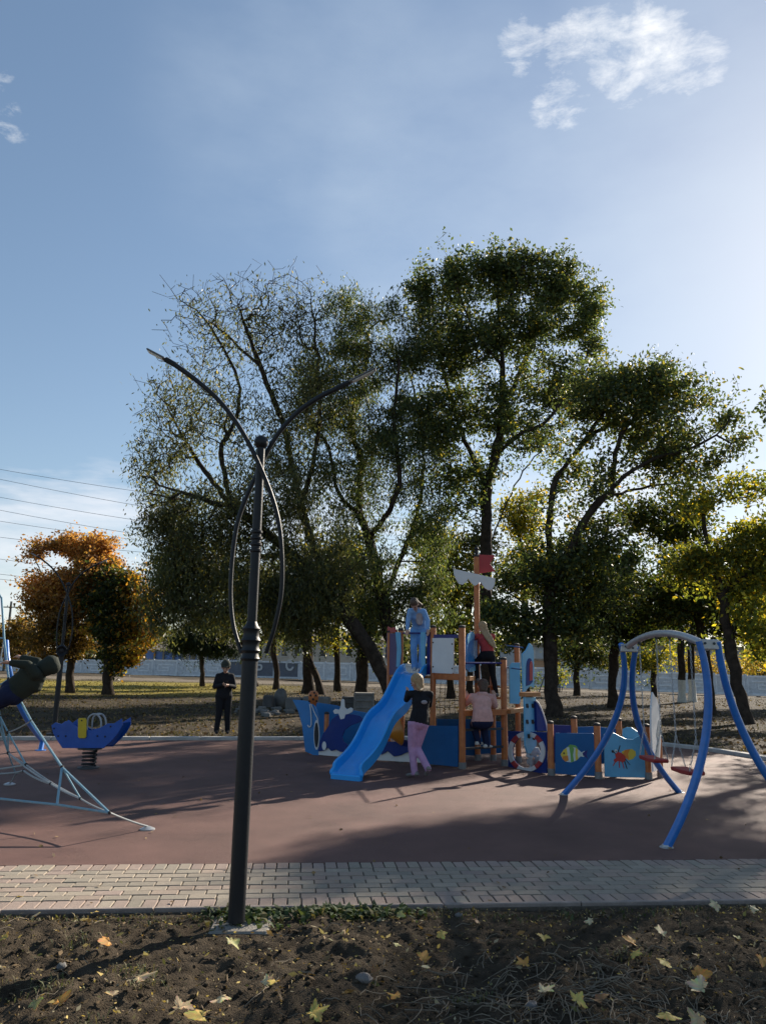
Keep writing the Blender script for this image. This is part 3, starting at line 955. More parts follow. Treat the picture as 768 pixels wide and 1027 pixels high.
tree('curved_maple', 'yellow-green tree with curved dark trunk at the right side behind the swing', (749, 729), 27,
     [[(745, 705), (733, 660), (724, 600), (712, 555), (703, 515), (700, 490), (692, 462)],
      [(733, 650), (742, 600, 1), (744, 560, 1), (752, 520, 1)], [(712, 555), (690, 520, -1), (675, 500, -1)], [(703, 515), (730, 490, 1), (745, 470, 1)], [(724, 600), (770, 560, 0), (800, 540, 0)]],
     [(705, 500, 40, 32, 60, 26), (745, 500, 40, 35, 70, 28), (720, 545, 50, 36, 90, 30), (770, 545, 40, 50, 90, 34), (690, 560, 36, 38, 60, 32), (760, 600, 40, 42, 90, 36), (800, 610, 40, 50, 70, 34), (770, 640, 34, 26, 50, 34)],
     rbase=.20, seed=15, leafsize=.16, pal=YELL, ps=[5, 4, 1.6, .6], spread=.45)
tree('slim_maple', 'dark-trunked tree standing just behind the right end of the swing bar', (712, 714), 33,
     [[(711, 690), (706, 650), (698, 610), (690, 560), (685, 520), (680, 490)], [(698, 610), (725, 580, 1), (735, 560, 1)], [(690, 560), (665, 540, 1)]],
     [(680, 520, 36, 36, 80, 34), (655, 560, 34, 40, 80, 34), (700, 590, 45, 35, 100, 38), (660, 610, 45, 30, 90, 42), (735, 620, 34, 26, 60, 38), (640, 520, 26, 30, 50, 30)],
     rbase=.19, seed=16, leafsize=.16, pal=[(.045, .07, .02), (.08, .10, .025), (.2, .18, .03), (.4, .3, .04)], ps=[5, 4, 1, .4], spread=.45)
tree('round_maple', 'dark green tree rising behind the left legs of the swing', (614, 706), 36,
     [[(614, 680), (618, 640), (612, 600), (606, 560)], [(618, 640), (640, 610, 0)], [(612, 600), (590, 580, 0)]],
     [(610, 600, 42, 40, 120, 44), (640, 625, 36, 24, 60, 44), (585, 620, 34, 28, 70, 44), (620, 560, 34, 34, 70, 36)],
     rbase=.2, seed=17, leafsize=.17, pal=DARK + [(.14, .14, .03)], ps=[4, 4, 2, .6])
tree('roadside_tree', 'tree whose dark branch tips reach in at the right edge of the sky', (905, 760), 24,
     [[(900, 700), (885, 600), (860, 500), (840, 430)], [(860, 500), (825, 430, 0), (800, 400, 0)]],
     [(800, 405, 36, 30, 90, 34), (850, 420, 50, 50, 130, 34), (790, 430, 24, 16, 30, 24), (860, 520, 50, 50, 80, 26), (900, 330, 56, 60, 130, 34), (930, 420, 70, 70, 190, 40), (980, 330, 60, 60, 120, 36), (905, 240, 60, 50, 120, 36), (1000, 480, 60, 60, 120, 36, 2)],
     rbase=.2, seed=18, leafsize=.15, pal=GREEN, ps=[5, 3, 1, .5])
# pair with whitewashed feet
for j, (bx, by) in enumerate([(683, 697), (693, 698)]):
    tree('whitewashed_tree', ['left one of two slim trees with whitewashed feet near the pale fence', 'right one of two slim trees with whitewashed feet near the pale fence'][j], (bx, by), 47 + j,
         [[(bx, by - 30), (bx + (1 if j else -3), 620), (bx + (3 if j else -8), 580)]], [(bx - 8 + 16 * j, 610, 26, 28, 60, 34), (bx - 12 + 24 * j, 575, 24, 30, 50, 28)],
         rbase=.20, seed=20 + j, leafsize=.2, pal=DARK + [(.12, .13, .03)], ps=[3, 4, 2, 1], white=1.5, group='slim trees with whitewashed feet')
# trees behind the lamp and the play ship
bk = [('yellow-leaved tree glowing behind the dark maple beside the mast', (528, 690), 48, [(526, 640), (526, 560), (525, 500)], [(524, 520, 26, 40, 80, 34), (532, 570, 30, 34, 70, 34)], YELL, [1, 2, 2, .5]),
      ('tree with thin bent trunk directly behind the man in black', (256, 690), 60, [(253, 668), (247, 650), (243, 620)], [(240, 615, 40, 36, 110, 40), (275, 620, 30, 30, 60, 36), (215, 625, 26, 24, 40, 36)], GREEN, [4, 4, 2, .6]),
      ('thin-trunked tree standing behind the rounded pale concrete block', (277, 694), 55, [(277, 670), (274, 640), (280, 600)], [(282, 610, 36, 38, 100, 36), (262, 580, 30, 30, 60, 30)], OLIVE, [4, 4, 2, .8]),
      ('straight dark trunk of the tree pair behind the long concrete block', (309, 698), 48, [(309, 670), (308, 640), (305, 600)], [(305, 600, 42, 40, 120, 36), (320, 555, 36, 36, 70, 30)], OLIVE, [3, 4, 3, 1]),
      ('slanting tree of the pair behind the long concrete block', (322, 699), 47, [(317, 680), (308, 655), (300, 620), (296, 600)], [(290, 590, 30, 36, 70, 34)], GREEN, [4, 4, 2, 1]),
      ('yellowish tree with slim trunk behind the gap between concrete blocks', (339, 695), 52, [(338, 670), (338, 640), (340, 590)], [(340, 600, 32, 44, 110, 36), (352, 555, 26, 30, 60, 32), (335, 640, 22, 16, 30, 36)], YELL, [3, 3, 2, .6]),
      ('thick dark-trunked tree behind the stacked crates of concrete', (362, 701), 42, [(363, 680), (365, 640), (372, 600)], [(370, 610, 34, 40, 100, 38), (352, 630, 22, 18, 40, 36)], GREEN, [4, 3, 2, 1.2]),
      ('yellow-green tree behind the white panel of the play ship', (452, 694), 44, [(452, 660), (450, 620), (446, 570)], [(445, 590, 34, 46, 120, 38), (432, 540, 28, 34, 60, 32), (455, 630, 26, 22, 50, 36)], YELL, [4, 3, 1.6, .4]),
      ('slender tree behind the white scalloped sail', (471, 694), 46, [(471, 650), (470, 600), (474, 550)], [(474, 560, 28, 46, 90, 34), (486, 610, 26, 30, 60, 34)], OLIVE, [3, 4, 2, .8]),
      ('low leafy tree behind the castle panel of the play ship', (578, 694), 55, [(578, 670), (576, 640)], [(575, 640, 34, 26, 80, 34), (600, 660, 30, 14, 40, 36)], GREEN, [4, 3, 2, 1]),
      ('bushy yellow-green tree over the fence behind the swing seats', (655, 692), 60, [(655, 670), (656, 650)], [(656, 645, 32, 24, 90, 34), (640, 660, 24, 14, 40, 32)], YELL, [3, 4, 3, .5]),
      ('green tree filling the gap right of the swing near the frame edge', (786, 705), 42, [(786, 680), (784, 640), (780, 600)], [(775, 630, 42, 40, 130, 36), (800, 590, 40, 44, 90, 32), (760, 590, 30, 30, 60, 30)], GREEN, [4, 3, 2, .8])]
for j, (lb, b, Y, tr, bl, pl, pp) in enumerate(bk):
    tree('park_tree', lb, b, Y, [tr, [tr[-2], (tr[-2][0] + 14, tr[-1][1] - 4)], [tr[-2], (tr[-2][0] - 16, tr[-1][1] + 6)]], bl, rbase=.20 if j not in (3, 6) else .32, seed=40 + j, leafsize=.20, pal=pl, ps=pp, group='trees behind the playground', spread=.6, step=.6)
# autumn maples at the left
ORG = [(.40, .19, .065), (.46, .25, .08), (.27, .14, .055), (.50, .33, .09)]
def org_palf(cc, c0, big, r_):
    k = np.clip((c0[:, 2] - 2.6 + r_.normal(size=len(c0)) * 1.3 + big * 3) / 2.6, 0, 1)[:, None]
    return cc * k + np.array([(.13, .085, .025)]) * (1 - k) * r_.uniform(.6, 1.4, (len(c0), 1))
tree('orange_maple', 'orange autumn maple at the left side behind the far lamp post', (71, 692), 42,
     [[(71, 665), (72, 630), (74, 590), (76, 555)], [(72, 630), (50, 595, 0), (40, 570, 0)], [(74, 590), (100, 560, 0)], [(72, 640), (95, 615, 0)]],
     [(52, 552, 26, 18, 60, 46), (85, 548, 34, 18, 80, 48), (60, 580, 38, 26, 110, 46), (100, 575, 28, 28, 80, 46), (40, 600, 20, 26, 50, 42), (75, 610, 46, 30, 150, 46), (60, 642, 42, 24, 110, 44), (78, 575, 45, 40, 120, 46)],
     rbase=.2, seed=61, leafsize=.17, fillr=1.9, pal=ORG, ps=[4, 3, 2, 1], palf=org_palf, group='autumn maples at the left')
def mix_palf(cc, c0, big, r_):
    k = ((c0[:, 0] + r_.normal(size=len(c0)) * .7 > P(134, 600, 41).x) | (big + r_.normal(size=len(c0)) * .15 > .34))[:, None]
    return np.where(k, cc * 0 + palette(r_, len(cc), [(.50, .26, .04), (.42, .33, .04), (.30, .14, .03)], [3, 2, 1]), cc)
tree('green_maple', 'dark green maple with a golden right edge beside the orange one', (109, 694), 41,
     [[(109, 670), (110, 640), (112, 600), (112, 575)], [(110, 640), (135, 620, 0)], [(110, 640), (92, 610, 0)]],
     [(110, 590, 30, 30, 90, 48), (128, 600, 26, 34, 90, 46), (100, 635, 36, 30, 110, 50), (135, 635, 24, 26, 80, 46), (148, 610, 14, 22, 40, 40), (120, 662, 26, 14, 50, 44)],
     rbase=.24, seed=62, leafsize=.18, pal=DARK + [(.08, .08, .02)], ps=[2, 4, 3, 2], palf=mix_palf, group='autumn maples at the left')
tree('brown_shrub_tree', 'small rusty brown tree below the orange crown at the left edge', (24, 690), 55,
     [[(24, 670), (25, 650)]], [(28, 640, 24, 26, 90, 40), (8, 640, 18, 22, 50, 36), (44, 650, 14, 18, 40, 40)],
     rbase=.12, seed=63, leafsize=.22, pal=[(.20, .13, .04), (.28, .16, .04), (.12, .10, .03)], ps=[2, 2, 1], group='autumn maples at the left')
tree('drooping_spruce', 'dark drooping evergreen left of the main lamp post in front of the low building', (203, 686), 58,
     [[(203, 665), (202, 640), (200, 606)], [(202, 650), (180, 640, 0)], [(202, 650), (226, 646, 0)]],
     [(200, 612, 14, 12, 40, 60), (200, 628, 26, 12, 70, 64), (198, 642, 34, 10, 100, 64), (215, 650, 26, 8, 50, 60), (180, 646, 16, 8, 40, 60)],
     rbase=.16, seed=64, leafsize=.16, pal=[(.018, .035, .018), (.028, .048, .022)], ps=[1, 1], droop=.25, spread=.4)

# ---------------- fence, buildings and far things ----------------
M_white = mat('fence_paint', (.78, .79, .80), rough=.9, var=.12, scale=3, bump=.2, bscale=30, dirt=.35)
M_grey = mat('fence_grey', (.60, .62, .65), rough=.9, var=.15, scale=4, dirt=.3)
M_dgrey = mat('dark_gate_paint', (.13, .14, .17), rough=.8, var=.15, scale=3, dirt=.2)
M_letter = mat('letter_paint', (.50, .51, .52), rough=.8, var=.1)
def fpt(px, base_y, Y):
    p = P(px, base_y, Y); return p
FP = [P(-160, 676, 103), P(228, 679, 93), P(560, 690, 78), P(780, 699, 77), P(900, 704, 77)]
FH = 1.95
def fence_panel(mb1, mb2, a, b, motif=0):
    d = b - a; L_ = V((d.x, d.y, 0)).length; u = V((d.x, d.y, 0)).normalized(); nrm = V((u.y, -u.x, 0))
    cz = (a.z + b.z) / 2
    c0 = (a + b) / 2
    up = V((0, 0, 1))
    def q(s, z, w, h, off, th, m):
        m.box((c0.x + u.x * s + nrm.x * off, c0.y + u.y * s + nrm.y * off, cz + z), (w, th, h), rz=math.atan2(u.y, u.x), ch=.01)
    q(0, FH / 2, L_ - .02, FH, 0, .10, mb2)
    q(0, FH - .10, L_ - .04, .18, .07, .05, mb1); q(0, .14, L_ - .04, .2, .07, .05, mb1)
    q(-L_ / 2 + .12, FH / 2, .2, FH - .5, .07, .05, mb1); q(L_ / 2 - .12, FH / 2, .2, FH - .5, .07, .05, mb1)
    if motif >= 0:      # raised key pattern
        s = 1 if motif % 2 else -1
        q(0, FH * .70, L_ * .62, .13, .066, .04, mb1); q(s * L_ * .10, FH * .34, L_ * .42, .13, .066, .04, mb1)
        q(s * L_ * .31, FH * .52, .14, FH * .30, .066, .04, mb1); q(-s * L_ * .12, FH * .45, .12, FH * .25, .066, .04, mb1)
        q(s * .02 * L_, FH * .53, L_ * .22, .11, .066, .04, mb1)
fence = thing('concrete_fence', 'long pale concrete panel fence with raised geometric pattern behind the park', 'fence', tuple(FP[1]))
k = 0
for a, b in zip(FP[:-1], FP[1:]):
    n = max(1, round((b - a).length / 3.1))
    for i in range(n):
        p, q = a.lerp(b, i / n), a.lerp(b, (i + 1) / n)
        if 0 < a.x - FP[0].x and False: pass
        dark = (a is FP[1] and i < 3)
        m1, m2 = MB(), MB()
        fence_panel(m1, m2, p, q, k if not dark else -1)
        o2 = m2.build('panel', M_dgrey if dark else M_grey, fence)
        if dark: 
            pass
        m1.build('raised_pattern', M_grey if dark else M_white, o2)
        mp = MB(); mp.box((p.x, p.y - .06, p.z + FH / 2 + .03), (.2, .24, FH + .1), ch=.02)
        mp.build('post', M_grey, fence)
        k += 1
# white letters painted on the dark panels
def text_obj(s, size, loc, rot, m, parent, name, ex=.01):
    cu = bpy.data.curves.new('lettering', 'FONT'); cu.body = s; cu.size = size; cu.extrude = ex; cu.offset = size * .03
    cu.align_x = 'CENTER'; cu.align_y = 'CENTER'
    o = bpy.data.objects.new(name, cu); col.objects.link(o)
    o.matrix_world = Matrix.Translation(loc) @ rot
    bpy.context.view_layer.update()
    dg = bpy.context.evaluated_depsgraph_get()
    me = bpy.data.meshes.new_from_object(o.evaluated_get(dg))
    me.transform(o.matrix_world)
    bpy.data.objects.remove(o); bpy.data.curves.remove(cu)
    me.materials.clear(); me.materials.append(m)
    o = bpy.data.objects.new(name, me); col.objects.link(o)
    link_child(o, parent)
    return o
fd = (FP[2] - FP[1]); fa = math.atan2(fd.y, fd.x)
fnr = V((math.sin(fa), -math.cos(fa), 0))
for ch_, px in (('О', 249), ('Б', 260.5), ('С', 291)):
    q = PP(px, 668, FP[1], FP[2])
    text_obj(ch_, 1.55, q + fnr * .11, Matrix.Rotation(fa, 4, 'Z') @ Matrix.Rotation(math.pi / 2, 4, 'X'), M_letter, fence, 'letter')

def wall_box(name, m, parent, x0, x1, y0, y1, z0, z1):
    b = MB(); b.box(((x0 + x1) / 2, (y0 + y1) / 2, (z0 + z1) / 2), (x1 - x0, y1 - y0, z1 - z0))
    return b.build(name, m, parent)
M_bw = mat('white_plaster', (.50, .50, .48), rough=.9, var=.1, scale=1.5, dirt=.25)
M_bb = mat('blue_paint', (.09, .17, .40), rough=.7, var=.15, scale=2)
M_roof = mat('grey_brown_roof', (.24, .20, .155), rough=.9, var=.2, scale=2, dirt=.2)
M_glass = mat('dark_window', (.02, .025, .03), rough=.15, spec=.6, var=.2)
M_ind = mat('pale_cladding', (.40, .42, .43), rough=.8, var=.1, scale=.7, dirt=.25)
M_rust = mat('ochre_wall', (.36, .24, .15), rough=.9, var=.15, scale=1)
# white house at the left edge
Y = 118
h = thing('white_house', 'low white house with two dark windows at the left edge behind the orange tree', 'building', (P(25, 668, Y).x, Y + 3, .2))
a, b = P(-30, 660, Y), P(47, 646, Y)
wall_box('wall', M_bw, h, a.x, b.x, Y, Y + 7, 0, b.z + .2)
for px in (20, 30):
    w0, w1 = P(px - 1.7, 661, Y), P(px + 1.7, 652, Y)
    wf = wall_box('window', M_bw, h, w0.x - .12, w1.x + .12, Y - .06, Y, w0.z - .12, w1.z + .12)
    wall_box('pane', M_glass, wf, w0.x, w1.x, Y - .09, Y - .061, w0.z, w1.z)
mb = MB(); z = b.z + .2
mb.add([(a.x - .5, Y - .6, z), (b.x + .5, Y - .6, z), (b.x + .5, Y + 7.6, z), (a.x - .5, Y + 7.6, z), (a.x + 1.4, Y + 3.5, z + 1.3), (b.x - 1.6, Y + 3.5, z + 1.3)], [(0, 1, 5, 4), (2, 3, 4, 5), (1, 2, 5), (3, 0, 4), (0, 3, 2, 1)])
mb.build('roof', M_roof, h)
# shed with blue band
Y = 108
h = thing('roadside_building', 'low building with sandy roof and blue band over the fence left of the lamp post', 'building', (P(190, 664, Y).x, Y + 5, .2))
a, b = P(146, 670, Y), P(246, 653.5, Y)
wall_box('wall', M_bw, h, a.x, b.x, Y + .5, Y + 9, 0, b.z)
c_, d = P(146, 657, Y), P(182, 653.5, Y)
wall_box('blue_band', M_bb, h, c_.x, d.x, Y + .3, Y + .49, P(150, 661, Y).z, d.z)
for px in (155, 164, 174, 183, 200, 222):
    q = P(px, 660, Y); wall_box('porch_post', M_glass if px != 183 else M_dgrey, h, q.x - .12, q.x + .12, Y - .1, Y + .15, 0, d.z)
for px in (193, 211, 233):
    w0, w1 = P(px - 3, 661.5, Y), P(px + 3, 656, Y)
    wf = wall_box('window', M_bb, h, w0.x - .1, w1.x + .1, Y + .42, Y + .5, w0.z - .1, w1.z + .1)
    wall_box('pane', M_glass, wf, w0.x, w1.x, Y + .38, Y + .419, w0.z, w1.z)
z0_ = b.z; z1_ = P(200, 640, Y + 5).z
mb = MB(); mb.add([(a.x - .5, Y - .6, z0_), (b.x + .5, Y - .6, z0_), (b.x + .5, Y + 9.6, z0_), (a.x - .5, Y + 9.6, z0_), (a.x + 2.5, Y + 4.5, z1_), (b.x - 1.5, Y + 4.5, z1_)], [(0, 1, 5, 4), (2, 3, 4, 5), (1, 2, 5), (3, 0, 4), (0, 3, 2, 1)])
mb.build('roof', M_roof, h)
# second building seen between the trunks
Y = 112
h = thing('plaster_building', 'pale plaster building seen between tree trunks behind the concrete blocks', 'building', (P(330, 664, Y).x, Y + 5, .2))
a, b = P(262, 670, Y), P(395, 643, Y)
wall_box('wall', mat('cream_plaster', (.40, .36, .30), rough=.9, var=.12, scale=1.5, dirt=.3), h, a.x, b.x, Y, Y + 9, -.3, b.z)
for px in range(272, 392, 13):
    w0, w1 = P(px - 2.6, 658, Y), P(px + 2.6, 649, Y)
    wf = wall_box('window', M_bw, h, w0.x - .1, w1.x + .1, Y - .06, Y, w0.z - .1, w1.z + .1)
    wall_box('pane', M_glass, wf, w0.x, w1.x, Y - .1, Y - .061, w0.z, w1.z)
mb = MB(); z = b.z; mb.add([(a.x - .5, Y - .6, z), (b.x + .5, Y - .6, z), (b.x + .5, Y + 9.6, z), (a.x - .5, Y + 9.6, z), (a.x + 2.5, Y + 4.5, z + 1.5), (b.x - 1.5, Y + 4.5, z + 1.5)], [(0, 1, 5, 4), (2, 3, 4, 5), (1, 2, 5), (3, 0, 4), (0, 3, 2, 1)])
mb.build('roof', M_roof, h)
# warehouse behind the right part of the fence
Y = 125
h = thing('warehouse', 'long pale grey warehouse behind the fence at the right', 'building', (P(640, 664, Y).x, Y + 8, -.4))
a, b = P(515, 680, Y), P(742, 652, Y)
wall_box('wall', M_ind, h, a.x, b.x, Y, Y + 14, -2, b.z)
wall_box('roof', M_roof, h, a.x - .4, b.x + .4, Y - .5, Y + 14.4, b.z, b.z + .5)
for px in range(524, 740, 12):
    q = P(px, 660, Y); wall_box('wall_column', M_bw, h, q.x - .15, q.x + .15, Y - .12, Y, -1.5, b.z)
for px in range(530, 740, 24):
    w0, w1 = P(px - 3, 663, Y), P(px + 3, 657.5, Y)
    wf = wall_box('window', M_bw, h, w0.x - .1, w1.x + .1, Y - .06, Y, w0.z - .1, w1.z + .1)
    wall_box('pane', M_glass, wf, w0.x, w1.x, Y - .1, Y - .061, w0.z, w1.z)
h = thing('ochre_shed', 'small ochre shed just over the fence right of the castle panel', 'building', (P(546, 670, 100).x, 102, -.4))
a, b = P(534, 680, 98), P(562, 663, 98)
wall_box('wall', M_rust, h, a.x, b.x, 98, 102, -1.2, b.z)
wall_box('roof', M_roof, h, a.x - .2, b.x + .2, 97.8, 102.2, b.z, b.z + .25)
# slanting pole rack in front of the fence, right of the castle panel
def M_(*a): return mat(*a)
M_met = mat('galvanised', (.30, .31, .32), rough=.55, metal=.6, var=.15, scale=12)
M_dkm = mat('dark_metal', (.06, .07, .08), rough=.5, metal=.4, var=.2, scale=12)
Y = 58
t = thing('metal_frame', 'thin metal A-frame standing in front of the fence left of the dark trunk', 'metal frame', (P(542, 695, Y).x, Y, tz(P(542, 695, Y).x, Y)))
mb = MB(); a, b = P(539, 698, Y), P(546, 677, Y); mb.tube([a, b], .04, 6); mb.build('slanting_bar', M_dkm, t)
mb = MB(); a, b = P(546.5, 697, Y), P(546, 676, Y); mb.tube([a, b], .05, 6); mb.build('upright', M_dkm, t)
# utility poles and street lamps far away
def pole(px, ytop, ybase, Y, r, label, name='utility_pole', arm=True, cat='pole', m=None, group=None):
    b = P(px, ybase, Y); b.z = tz(b.x, Y); tp = P(px, ytop, Y); tp.x = b.x
    t = thing(name, label, cat, tuple(b), group)
    mb = MB(); mb.tube([b, tp], [r * 1.3, r * .8], 8); mb.build('pole', m or M_kerb, t)
    if arm:
        mb = MB(); mb.box((tp.x, tp.y, tp.z - .7), (2.2, .1, .12)); c_ = mb.build('crossarm', M_dkm, t)
        mb = MB()
        for s in (-1, -.4, .4, 1): mb.lathe((tp.x + s, tp.y, tp.z - .64), [(.05, 0), (.07, .05), (.04, .1), (.06, .14), (.02, .2)], 8)
        mb.build('insulators', M_bw, c_)
    return t
pole(3, 603, 684, 95, .16, 'dark utility pole with crossarm at the left frame edge', m=M_dkm)
pole(27, 624, 682, 85, .15, 'pale concrete pole in front of the white house', arm=False)
pole(657.5, 628, 698, 64, .10, 'slim grey pole in front of the fence between the left swing legs and seats', arm=False, m=M_met)
pole(665, 655, 692, 92, .28, 'short thick pale chimney pipe over the fence behind the swing', name='chimney_pipe', arm=False, cat='pipe')
# overhead cables
cab = [(465, 480), (475, 494), (493, 509), (506, 523), (517, 529), (533, 541), (570, 577), (575, 582), (555, 566)]
for i, (y0, y1) in enumerate(cab):
    mb = MB(); pts = []
    a = P(-90, y0 - (y1 - y0) * .72, 100); b = P(560, y0 + (y1 - y0) * 4.3, 84 + i * .7)
    for k in range(33):
        s = k / 32; p = a.lerp(b, s); p.z -= 2.0 * math.sin(math.pi * s) * .8; pts.append(p)
    mb.tube(pts, .024, 5, caps=False)
    names = ['topmost', 'second highest', 'third highest', 'fourth highest', 'fifth highest', 'sixth highest', 'second lowest', 'lowest', 'third lowest']
    tag(mb.build('power_cable', M_dkm), '%s of the thin overhead cables crossing the sky at the left' % names[i], 'cable', 'overhead cables at the left')

# bushes over the fence, at the right and elsewhere
def bush(name, label, px, py, Y, rx, ry, n, lf, pal, ps, seed, group='bushes at the fence', lsz=.2):
    r_ = np.random.default_rng(seed)
    c_ = P(px, py, Y); mpp = Y / 780
    base = V((c_.x, Y, tz(c_.x, Y)))
    t = thing(name, label, 'bush', tuple(base), group)
    mb = MB(); tips = []
    for i in range(n):
        u = r_.normal(size=3); u /= np.linalg.norm(u); u *= r_.random() ** .4
        tp = V((c_.x + u[0] * rx * mpp, Y + u[1] * rx * mpp * .5, c_.z + u[2] * ry * mpp)); tp.z = max(tp.z, base.z + .15)
        tips.append(tuple(tp))
        if i % 3 == 0: mb.tube(bez(base + V((u[0] * .2, u[1] * .2, -.05)), base.lerp(tp, .5) + V((0, 0, .3)), tp, 4), [.03, .025, .02, .014, .008], 4, caps=False)
    mb.build('stems', M_bark, t)
    tips = np.array(tips)
    c0 = np.repeat(tips, lf, axis=0) + r_.normal(size=(n * lf, 3)) * .32
    c0[:, 2] = np.maximum(c0[:, 2], base.z + .03)
    v, f = leaf_quads(c0, lsz * r_.uniform(.6, 1.3, len(c0)), r_, el=.6)
    npmesh('foliage', v, f, M_leaf, t, cols=np.repeat(palette(r_, len(c0), pal, ps), 4, axis=0))
GB = [(.30, .24, .05), (.42, .30, .05), (.16, .15, .03), (.36, .20, .06)]
gl = [(690, 'golden bush over the fence behind the whitewashed trunks', .1), (712, 'rusty golden bush over the fence left of the bent maple trunk', 2), (735, 'pale gold bush over the fence right of the bent maple trunk', .3), (758, 'golden-brown bush over the fence touching the right frame edge', 1), (783, 'tawny bush over the fence beyond the right frame edge', 1), (640, 'greenish gold bush over the fence under the swing bar', .3)]
for i, (px, lb, w) in enumerate(gl):
    bush('golden_bush', lb, px, 667 + i * .8, 84 + (i % 3) * 2, 17, 11, 34, 26, GB, [3, 2 + w, 1.2, .5 + w], 100 + i, lsz=.24)
bush('green_bush', 'small green bush against the fence beside the metal frame', 560, 676, 66, 10, 9, 22, 30, YELL, [3, 3, 1, .3], 120)
bush('green_bush', 'dark green bush against the fence behind the castle panel', 528, 682, 62, 12, 8, 22, 30, GREEN, [3, 3, 1, .3], 121)
# distant woods
r_ = np.random.default_rng(77)
n = 42000
xx = r_.uniform(-190, 190, n); yy = r_.uniform(150, 175, n)
top = 7.5 + 4.0 * fbm(xx, yy * .1, .05, 4, 5) * 2 + 2.0 * fbm(xx, yy, .3, 3, 6)
zz = top * r_.random(n) ** .7
v, f = leaf_quads(np.stack([xx, yy, zz - 1.0], 1), r_.uniform(.7, 1.6, n), r_, el=.8)
tag(npmesh('distant_woods', v, f, M_leaf, cols=np.repeat(palette(r_, n, [(.06, .075, .035), (.10, .10, .045), (.18, .14, .05)], [4, 3, 1]), 4, axis=0)), 'hazy wood along the horizon beyond the fence', 'woods', kind='stuff')

# ---------------- concrete blocks and rubble behind the playground ----------------
M_conc = mat('old_concrete', (.20, .19, .175), c2=(.10, .095, .09), rough=.95, var=.2, scale=2.2, bump=.6, bscale=25, dirt=.5)
M_dkc = mat('dark_block', (.085, .080, .078), rough=.9, var=.25, scale=3, bump=.5, bscale=25, dirt=.4)
def block(name, label, x0, x1, y0, y1, Y, dep, m, kind=0, seed=0):
    a = P(x0, y1, Y); b = P(x1, y1, Y); tp = P((x0 + x1) / 2, y0, Y)
    g = tz((a.x + b.x) / 2, Y); hgt = tp.z - a.z
    w = b.x - a.x
    c0 = V(((a.x + b.x) / 2, Y + dep / 2, g - .04))
    t = thing(name, label, 'concrete block', tuple(c0), 'concrete blocks dumped behind the playground')
    if kind == 0:      # rough slab block
        mb = MB(); mb.box(c0 + V((0, 0, hgt / 2)), (w, dep, hgt), rz=.06 * (seed % 3 - 1), ch=.05); mb.build('block', m, t)
        mb = MB()
        for s in (-.25, .25): mb.tube(bez(c0 + V((w * s - .08, 0, hgt - .02)), c0 + V((w * s, 0, hgt + .2)), c0 + V((w * s + .08, 0, hgt - .02)), 6), .012, 5)
        mb.build('lifting_loops', M_dkm, t)
    elif kind == 1:    # crate-like block with recessed faces
        mb = MB(); mb.box(c0 + V((0, 0, hgt / 2)), (w * .94, dep * .94, hgt * .98), ch=.02); mb.build('block', m, t)
        mb = MB()
        for z in (.06, .36, .66, .94): mb.box(c0 + V((0, 0, hgt * z)), (w, dep, hgt * .09), ch=.012)
        for s in (-1, 1):
            for s2 in (-1, 1): mb.box(c0 + V((s * w * .46, s2 * dep * .46, hgt / 2)), (w * .1, dep * .1, hgt), ch=.012)
        mb.build('ribs', m, t)
    else:              # rounded boulder-like piece
        rr2 = random.Random(seed)
        mb = MB(); mb.ball(c0 + V((0, 0, hgt * .45)), 1.0, 16, (w / 2, dep / 2, hgt * .55)); o = mb.build('block', m, t)
        for v_ in o.data.vertices: v_.co *= 1 + rr2.uniform(-.05, .05)
        mb = MB(); mb.box(c0 + V((-w * .5, -.1, hgt * .28)), (w * .35, dep * .5, hgt * .55), rz=.3, ch=.04); mb.build('broken_piece', m, t)
block('concrete_block', 'dark squared block left of the rounded pale one', 264, 274, 677, 690, 31, .5, M_dkc, 0, 1)
block('concrete_block', 'rounded pale concrete lump right of the lamp post', 274, 288, 670, 689, 31.5, .6, M_conc, 2, 2)
block('concrete_block', 'shorter pale block with a broken front at the left of the long slab', 287, 302, 680, 693, 30, .7, M_conc, 0, 3)
block('concrete_block', 'long low pale concrete slab lying under the tree pair', 303, 331, 681, 695, 30.2, .8, M_conc, 0, 4)
block('ribbed_crate', 'dark ribbed crate-like block left of the slide', 343, 355, 682, 700, 28.5, .6, M_dkc, 1, 5)
block('ribbed_crate', 'paler and wider ribbed crate-like block next to the slide', 355, 375, 679, 702, 28, .8, M_conc, 1, 6)
mb = MB(); r3 = random.Random(3)
for i in range(60):
    x = r3.uniform(-5.2, -.3); y = 29 + r3.uniform(-2.3, 1.6); s = r3.uniform(.04, .16)
    mb.box((x, y, tz(x, y) + s * .2), (s * 2, s * 1.4, s), rz=r3.uniform(0, 3), ch=s * .2)
tag(mb.build('rubble', M_conc), 'small broken concrete rubble around the dumped blocks', 'rubble', kind='stuff')
# pale trodden strip behind the bow
sp_ = [P(262, 694, 26), P(330, 700, 24.5), P(420, 707, 22.5)]

